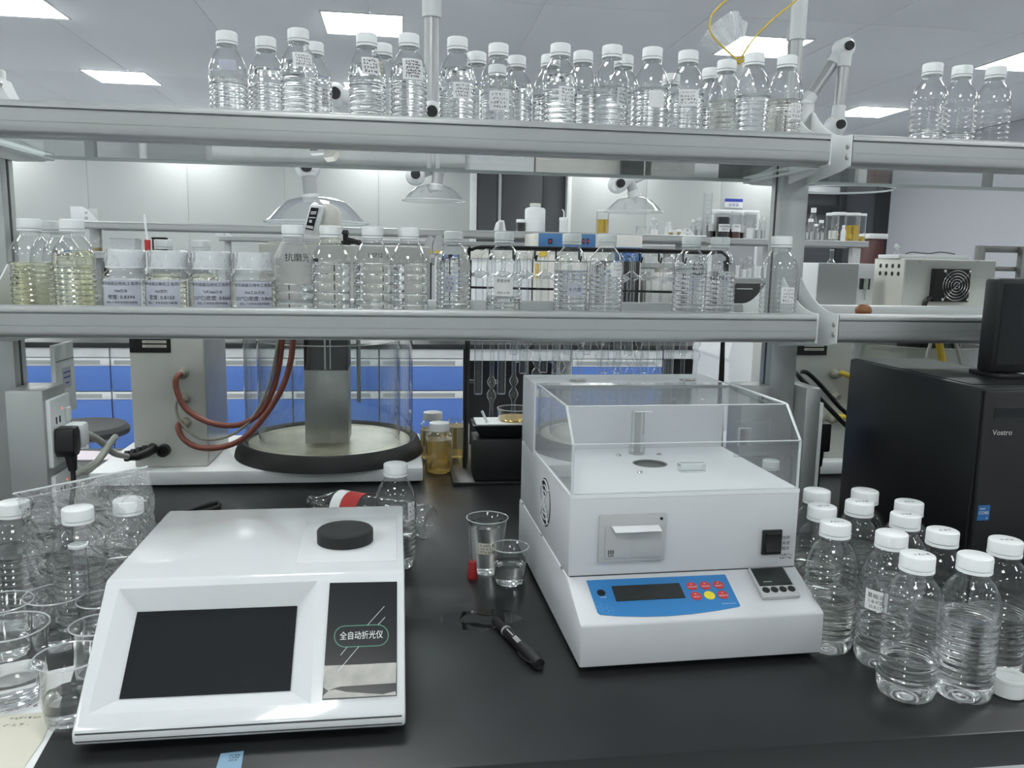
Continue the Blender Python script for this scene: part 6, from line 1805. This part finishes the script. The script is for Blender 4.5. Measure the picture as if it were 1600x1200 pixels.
part('burette', MB().tube([(0, 0, hb_ + 0.065), (-0.012, 0, ony(229, 335, DY_).z - BENCH)], 0.007, 10), 'frost_white', dr2)
q = ony(250, 385, Y1)
bb = thing('black_box', 'small black box with dark lid on the aisle rack behind the jars', 'box', (q.x, Y1, ZL1))
part('body', MB().box(-0.04, 0.04, -0.03, 0.03, 0, ony(250, 374, Y1).z - ZL1), 'black_plastic', bb, 0.004)
part('lid', MB().box(-0.042, 0.042, -0.032, 0.032, ony(250, 374, Y1).z - ZL1, ony(250, 372, Y1).z - ZL1 + 0.004), 'black_matte', bb, 0.002)
# far bench: white electrical boxes behind the jars, oven, dispensers, blue devices
def box_at(name, label, cat, p0, p1, Y, dep, m, z0=None, bevel=0.006):
    a_, b_ = ony(p0[0], p0[1], Y), ony(p1[0], p1[1], Y)
    zb_ = z0 if z0 is not None else b_.z
    t_ = thing(name, label, cat, ((a_.x + b_.x) / 2, Y + dep / 2, zb_))
    part('case', MB().box(a_.x, b_.x, Y, Y + dep, zb_ + 0.0005, a_.z), m, t_, bevel, True)
    return t_, a_, b_
t, a_, b_ = box_at('wall_box', 'white electrical box with black switch behind the labelled jars', 'electrical box', (140, 400), (330, 470), 6.0, 0.2, 'white', z0=BENCH)
part('switch', MB().box(ony(152, 420, 6).x, ony(170, 420, 6).x, 5.995, 6.0, ony(160, 432, 6).z, ony(160, 408, 6).z), 'black_plastic', t, 0, True)
t, a_, b_ = box_at('drying_oven', 'cream drying oven with blue control strip and red switches', 'oven', (835, 364), (1000, 470), 5.02, 0.40, 'cream', z0=BENCH)
pn = part('control_strip', MB().box(ony(842, 380, 5.0).x, ony(931, 380, 5.0).x, 5.008, 5.02, ony(880, 389, 5.0).z, ony(880, 365, 5.0).z), 'blue_instr', t, 0.002, True)
for px_ in (860, 912, 919):
    c_ = ony(px_, 377, 5.0)
    s_ = part('switch', MB().box(c_.x - (0.012 if px_ == 860 else 0.007), c_.x + (0.012 if px_ == 860 else 0.007), 5.004, 5.008, c_.z - 0.016, c_.z + 0.016), 'black_plastic', pn, 0, True)
    part('switch', MB().box(c_.x - 0.005, c_.x + 0.005, 5.002, 5.004, c_.z - 0.008, c_.z + 0.008), 'red_stopper', pn, 0, True)
part('warning_sticker', MB().box(ony(842, 395, 5.0).x, ony(856, 395, 5.0).x, 5.017, 5.02, ony(849, 401, 5.0).z, ony(849, 393, 5.0).z), 'yellow', t, 0, True, label='yellow warning sticker')
part('warning_sticker', MB().box(ony(826 + 11, 420, 5.0).x, ony(843, 420, 5.0).x, 5.017, 5.02, ony(832, 435, 5.0).z, ony(832, 412, 5.0).z), 'yellow', t, 0, True)
part('door_seam', MB().box(ony(836, 407, 5.0).x, ony(990, 407, 5.0).x, 5.018, 5.0205, ony(880, 409, 5.0).z, ony(880, 408, 5.0).z), 'alu_dark', t, 0, True)
t, a_, b_ = box_at('lidded_box', 'off-white lidded instrument case under the black stand bar', 'instrument', (733, 392), (830, 475), 5.02, 0.4, 'white', z0=BENCH)
part('lid', MB().box(a_.x - 0.01, b_.x + 0.002, 5.005, 5.42, a_.z - 0.045, a_.z + 0.01), 'cream', t, 0.008, True)
t, a_, b_ = box_at('blue_device', 'blue bench device with round dial on a dark base beyond the slim bottles', 'instrument', (966, 386), (1003, 409), 4.93, 0.08, 'blue_instr')
part('dial', MB().lathe([(0, -0.02), (0.02, -0.02), (0.022, 0), (0, 0)], 16, (ony(984, 395, 4.93).x, 4.93, ony(984, 395, 4.93).z), 'y'), 'blue_door', t, 0, True)
part('base', MB().box(a_.x + 0.01, b_.x - 0.01, 4.935, 5.0, BENCH + 0.0005, b_.z), 'black_plastic', t, 0.004, True)
t, a_, b_ = box_at('steel_pot', 'stainless pot behind the viscometers on the far bench', 'pot', (1010, 425), (1075, 480), 5.05, 0.25, 'steel', z0=BENCH)
part('lid', MB().lathe([(0, 0), (0.05, 0), (0.05, 0.02), (0.015, 0.03), (0.015, 0.05), (0, 0.05)], 20, ((a_.x + b_.x) / 2, 5.17, a_.z)), 'steel', t, 0, True)
t, a_, b_ = box_at('dark_panel_machine', 'dark instrument front with handle slot under the white rack', 'instrument', (1148, 442), (1278, 500), 5.2, 0.4, 'black_plastic', z0=BENCH)
part('handle', MB().box(ony(1152, 450, 5.19).x, ony(1176, 450, 5.19).x, 5.19, 5.2, ony(1160, 452, 5.2).z, ony(1160, 450.5, 5.2).z), 'grey_plastic', t, 0, True)
GDp = 'grey bottle-top dispensers'
for px0, px1, lb in ((664, 676, 'grey rounded dispenser pod with orange base, beside the tall bottle'), (676, 691, 'wider grey rounded dispenser pod with orange base')):
    a_, b_ = ony(px0, 385, 5.2), ony(px1, 385, 5.2)
    zb_, zt_ = ony(px0, 397, 5.2).z, ony(px0, 368, 5.2).z
    t = thing('dispenser', lb, 'dispenser', ((a_.x + b_.x) / 2, 5.25, BENCH), 0, GDp)
    wd = (b_.x - a_.x) / 2
    part('column', MB().box(-wd * 0.5, wd * 0.5, -0.03, 0.03, 0.0005, zb_ - BENCH), 'white', t, 0.004)
    part('pod', MB().prism([(-wd, zb_ - BENCH)] + [(wd * 0.95, zb_ - BENCH), (wd * 0.95, zt_ - BENCH), (-wd * 0.2, zt_ - BENCH), (-wd * 0.75, zt_ - BENCH - 0.03), (-wd, zt_ - BENCH - 0.06)], -0.06, 0.06, 'y'), 'grey_plastic', t, 0.006)
    part('orange_base', MB().box(-wd * 0.4, wd * 0.9, -0.063, -0.06, zb_ - BENCH + 0.005, zb_ - BENCH + 0.022), 'yellow', t, 0)
# scanner-like white wedge on the aisle rack
q = ony(782, 360, Y1)
wg = thing('white_clip_stand', 'small white wedge stand with grey front on the aisle rack', 'stand', (q.x, Y1, SZ))
part('frame', MB().prism([(-0.045, 0), (0.035, 0), (0.020, 0.075), (-0.005, 0.078), (-0.028, 0.06)], -0.03, 0.03, 'y'), 'white', wg, 0.004)
part('face', MB().prism([(-0.018, 0.004), (0.014, 0.004), (0.012, 0.062), (-0.010, 0.064)], -0.0335, -0.0302, 'y'), 'grey_plastic', wg, 0.001)
# steel frame by the side wall
fy = 3.2
f0, f1 = ony(1530, 395, fy), ony(1640, 380, fy)
fr2 = thing('steel_rack', 'brushed steel square-tube frame rack against the pale side wall', 'rack', (f0.x + 0.3, fy, 0))
zt_ = ony(1560, 384, fy).z
zm_ = ony(1560, 420, fy).z
fm2 = [MB().box(f0.x, f0.x + 0.03, fy, fy + 0.03, 0, zt_), MB().box(f0.x + 0.0302, f0.x + 1.0, fy, fy + 0.03, zt_ - 0.028, zt_), MB().box(f0.x + 0.0302, f0.x + 1.0, fy, fy + 0.03, zm_ - 0.01, zm_ + 0.01), MB().box(ony(1589, 400, fy).x, ony(1598, 400, fy).x, fy - 0.032, fy - 0.0005, 0, zt_ - 0.001)]
for m2 in fm2:
    part('tube', m2, 'frame_steel', fr2, 0.002, True)
# sign on the back wall
sg0, sg1 = ony(1133, 310, YB - 0.02), ony(1160, 325, YB - 0.02)
sg = thing('door_sign', 'small white sign with blue header and blue characters on the back wall', 'sign', ((sg0.x + sg1.x) / 2, YB - 0.012, sg1.z))
part('board', MB().box(sg0.x, sg1.x, YB - 0.02, YB - 0.0065, sg1.z, sg0.z), 'white', sg, 0, True)
part('header', MB().box(sg0.x, sg1.x, YB - 0.022, YB - 0.0202, sg0.z - 0.045, sg0.z), 'ink_blue', sg, 0, True)
tm = MB()
text_mb(tm, '实验室', 0.052, lambda a, b: ((sg0.x + sg1.x) / 2 + a, YB - 0.0215, sg1.z + 0.022 + b))
part('lettering', tm, 'ink_blue', sg, 0, True)
wbx0, wbx1 = ony(1111, 327, YB - 0.3), ony(1188, 327, YB - 0.3)
wbd = thing('white_board', 'white framed board leaning below the door sign', 'board', ((wbx0.x + wbx1.x) / 2, YB - 0.2, 0.0))
part('panel', MB().box(wbx0.x, wbx1.x, YB - 0.3, YB - 0.26, 0.0, wbx0.z), 'white', wbd, 0.02, True)
part('frame', MB().box(wbx0.x + 0.05, wbx1.x - 0.05, YB - 0.304, YB - 0.3, 0.05, wbx0.z - 0.06), 'alu', wbd, 0, True)

# ================================================================ fume extraction arms
def arm(label, Y, ceil_px, joints, hood_px, hood_w, tube_r=0.030, hood=True):
    """joints: list of pixels from the ceiling tube's foot to the hood neck"""
    J = [ony(a, b, Y) for a, b in joints]
    cx0 = J[0].x
    t_ = thing('extraction_arm', label, 'extraction arm', (cx0, Y, CEIL), 0, 'fume extraction arms')
    part('ceiling_tube', MB().tube([(cx0, Y, J[0].z), (cx0, Y, CEIL - 0.001)], tube_r, 20), 'alu', t_, 0, True)
    ch_ = J[0].z + (CEIL - J[0].z) * 0.42
    part('collar', MB().tube([(cx0, Y, ony(*ceil_px, Y).z), (cx0, Y, CEIL - 0.0005)], tube_r * 1.3, 20), 'rack_white', t_, 0, True)
    for k, (p_, q_) in enumerate(zip(J, J[1:])):
        off = Vector((0, -tube_r * 0.9 * ((k + 1) % 2), 0))
        d_ = (q_ - p_)
        part('arm_tube', MB().tube([p_ + off + d_ * 0.12, p_ + off + d_ * 0.88], tube_r * 0.92, 18), 'alu', t_, 0, True)
        for e_, s_ in ((p_, 1), (q_, -1)):
            part('sleeve', MB().tube([e_ + off, e_ + off + d_ * (0.25 * s_)], tube_r * 1.12, 18), 'rack_white', t_, 0, True)
    for p_ in J[:-1]:
        jn = part('joint', MB().lathe([(0, -tube_r * 1.9), (tube_r * 1.0, -tube_r * 1.9), (tube_r * 1.55, -tube_r * 1.3), (tube_r * 1.6, tube_r * 0.8), (tube_r * 1.1, tube_r * 1.4), (0, tube_r * 1.4)], 22, tuple(p_), 'y'), 'white', t_, 0, True)
        part('joint_knob', MB().lathe([(0, -tube_r * 2.5), (tube_r * 0.72, -tube_r * 2.5), (tube_r * 0.78, -tube_r * 1.9), (0, -tube_r * 1.9)], 18, tuple(p_), 'y'), 'black_matte', jn, 0, True)
    if hood:
        hc_ = ony(*hood_px, Y)
        R_ = hood_w / 2 / FPX * Y
        nk_ = J[-1]
        part('hood_neck', MB().tube([nk_, (hc_.x, Y, hc_.z + R_ * 0.50)], tube_r * 1.15, 16), 'white', t_, 0, True)
        hp_ = [(tube_r * 1.2, R_ * 0.50), (R_ * 0.35, R_ * 0.48), (R_ * 0.58, R_ * 0.40), (R_ * 0.78, R_ * 0.22), (R_ * 0.92, R_ * 0.06), (R_, 0.0)]
        hd_ = part('hood', MB().lathe(hp_, 36, (hc_.x, Y, hc_.z)), 'hood_clear', t_, 0, True, sharp=60)
        part('hood_rim', MB().tube([(hc_.x + R_ * math.cos(2 * PI * i / 36), Y + R_ * math.sin(2 * PI * i / 36), hc_.z) for i in range(37)], 0.004, 6, False), 'acrylic_edge', hd_, 0, True)
    return t_
arm('extraction arm with clear domed hood above the cream controller', 3.5, (673, 28), [(674, 178), (525, 150), (481, 262), (488, 318)], (495, 348), 152)
arm('extraction arm with clear hood before the white door frame', 5.0, (674, 30), [(674, 182), (649, 274), (686, 259), (681, 298)], (678, 314), 96, tube_r=0.036)
arm('extraction arm with clear hood above the golden oil jar', 5.2, (1233, 62), [(1233, 172), (965, 288), (978, 268), (990, 308)], (990, 331), 92, tube_r=0.036)
ar = arm('bent extraction arm beside the tied plastic bag with pale square hood', 3.1, (1233, 62), [(1236, 208), (1252, 172), (1317, 76), (1304, 197), (1306, 262)], (1320, 296), 150, tube_r=0.0225)
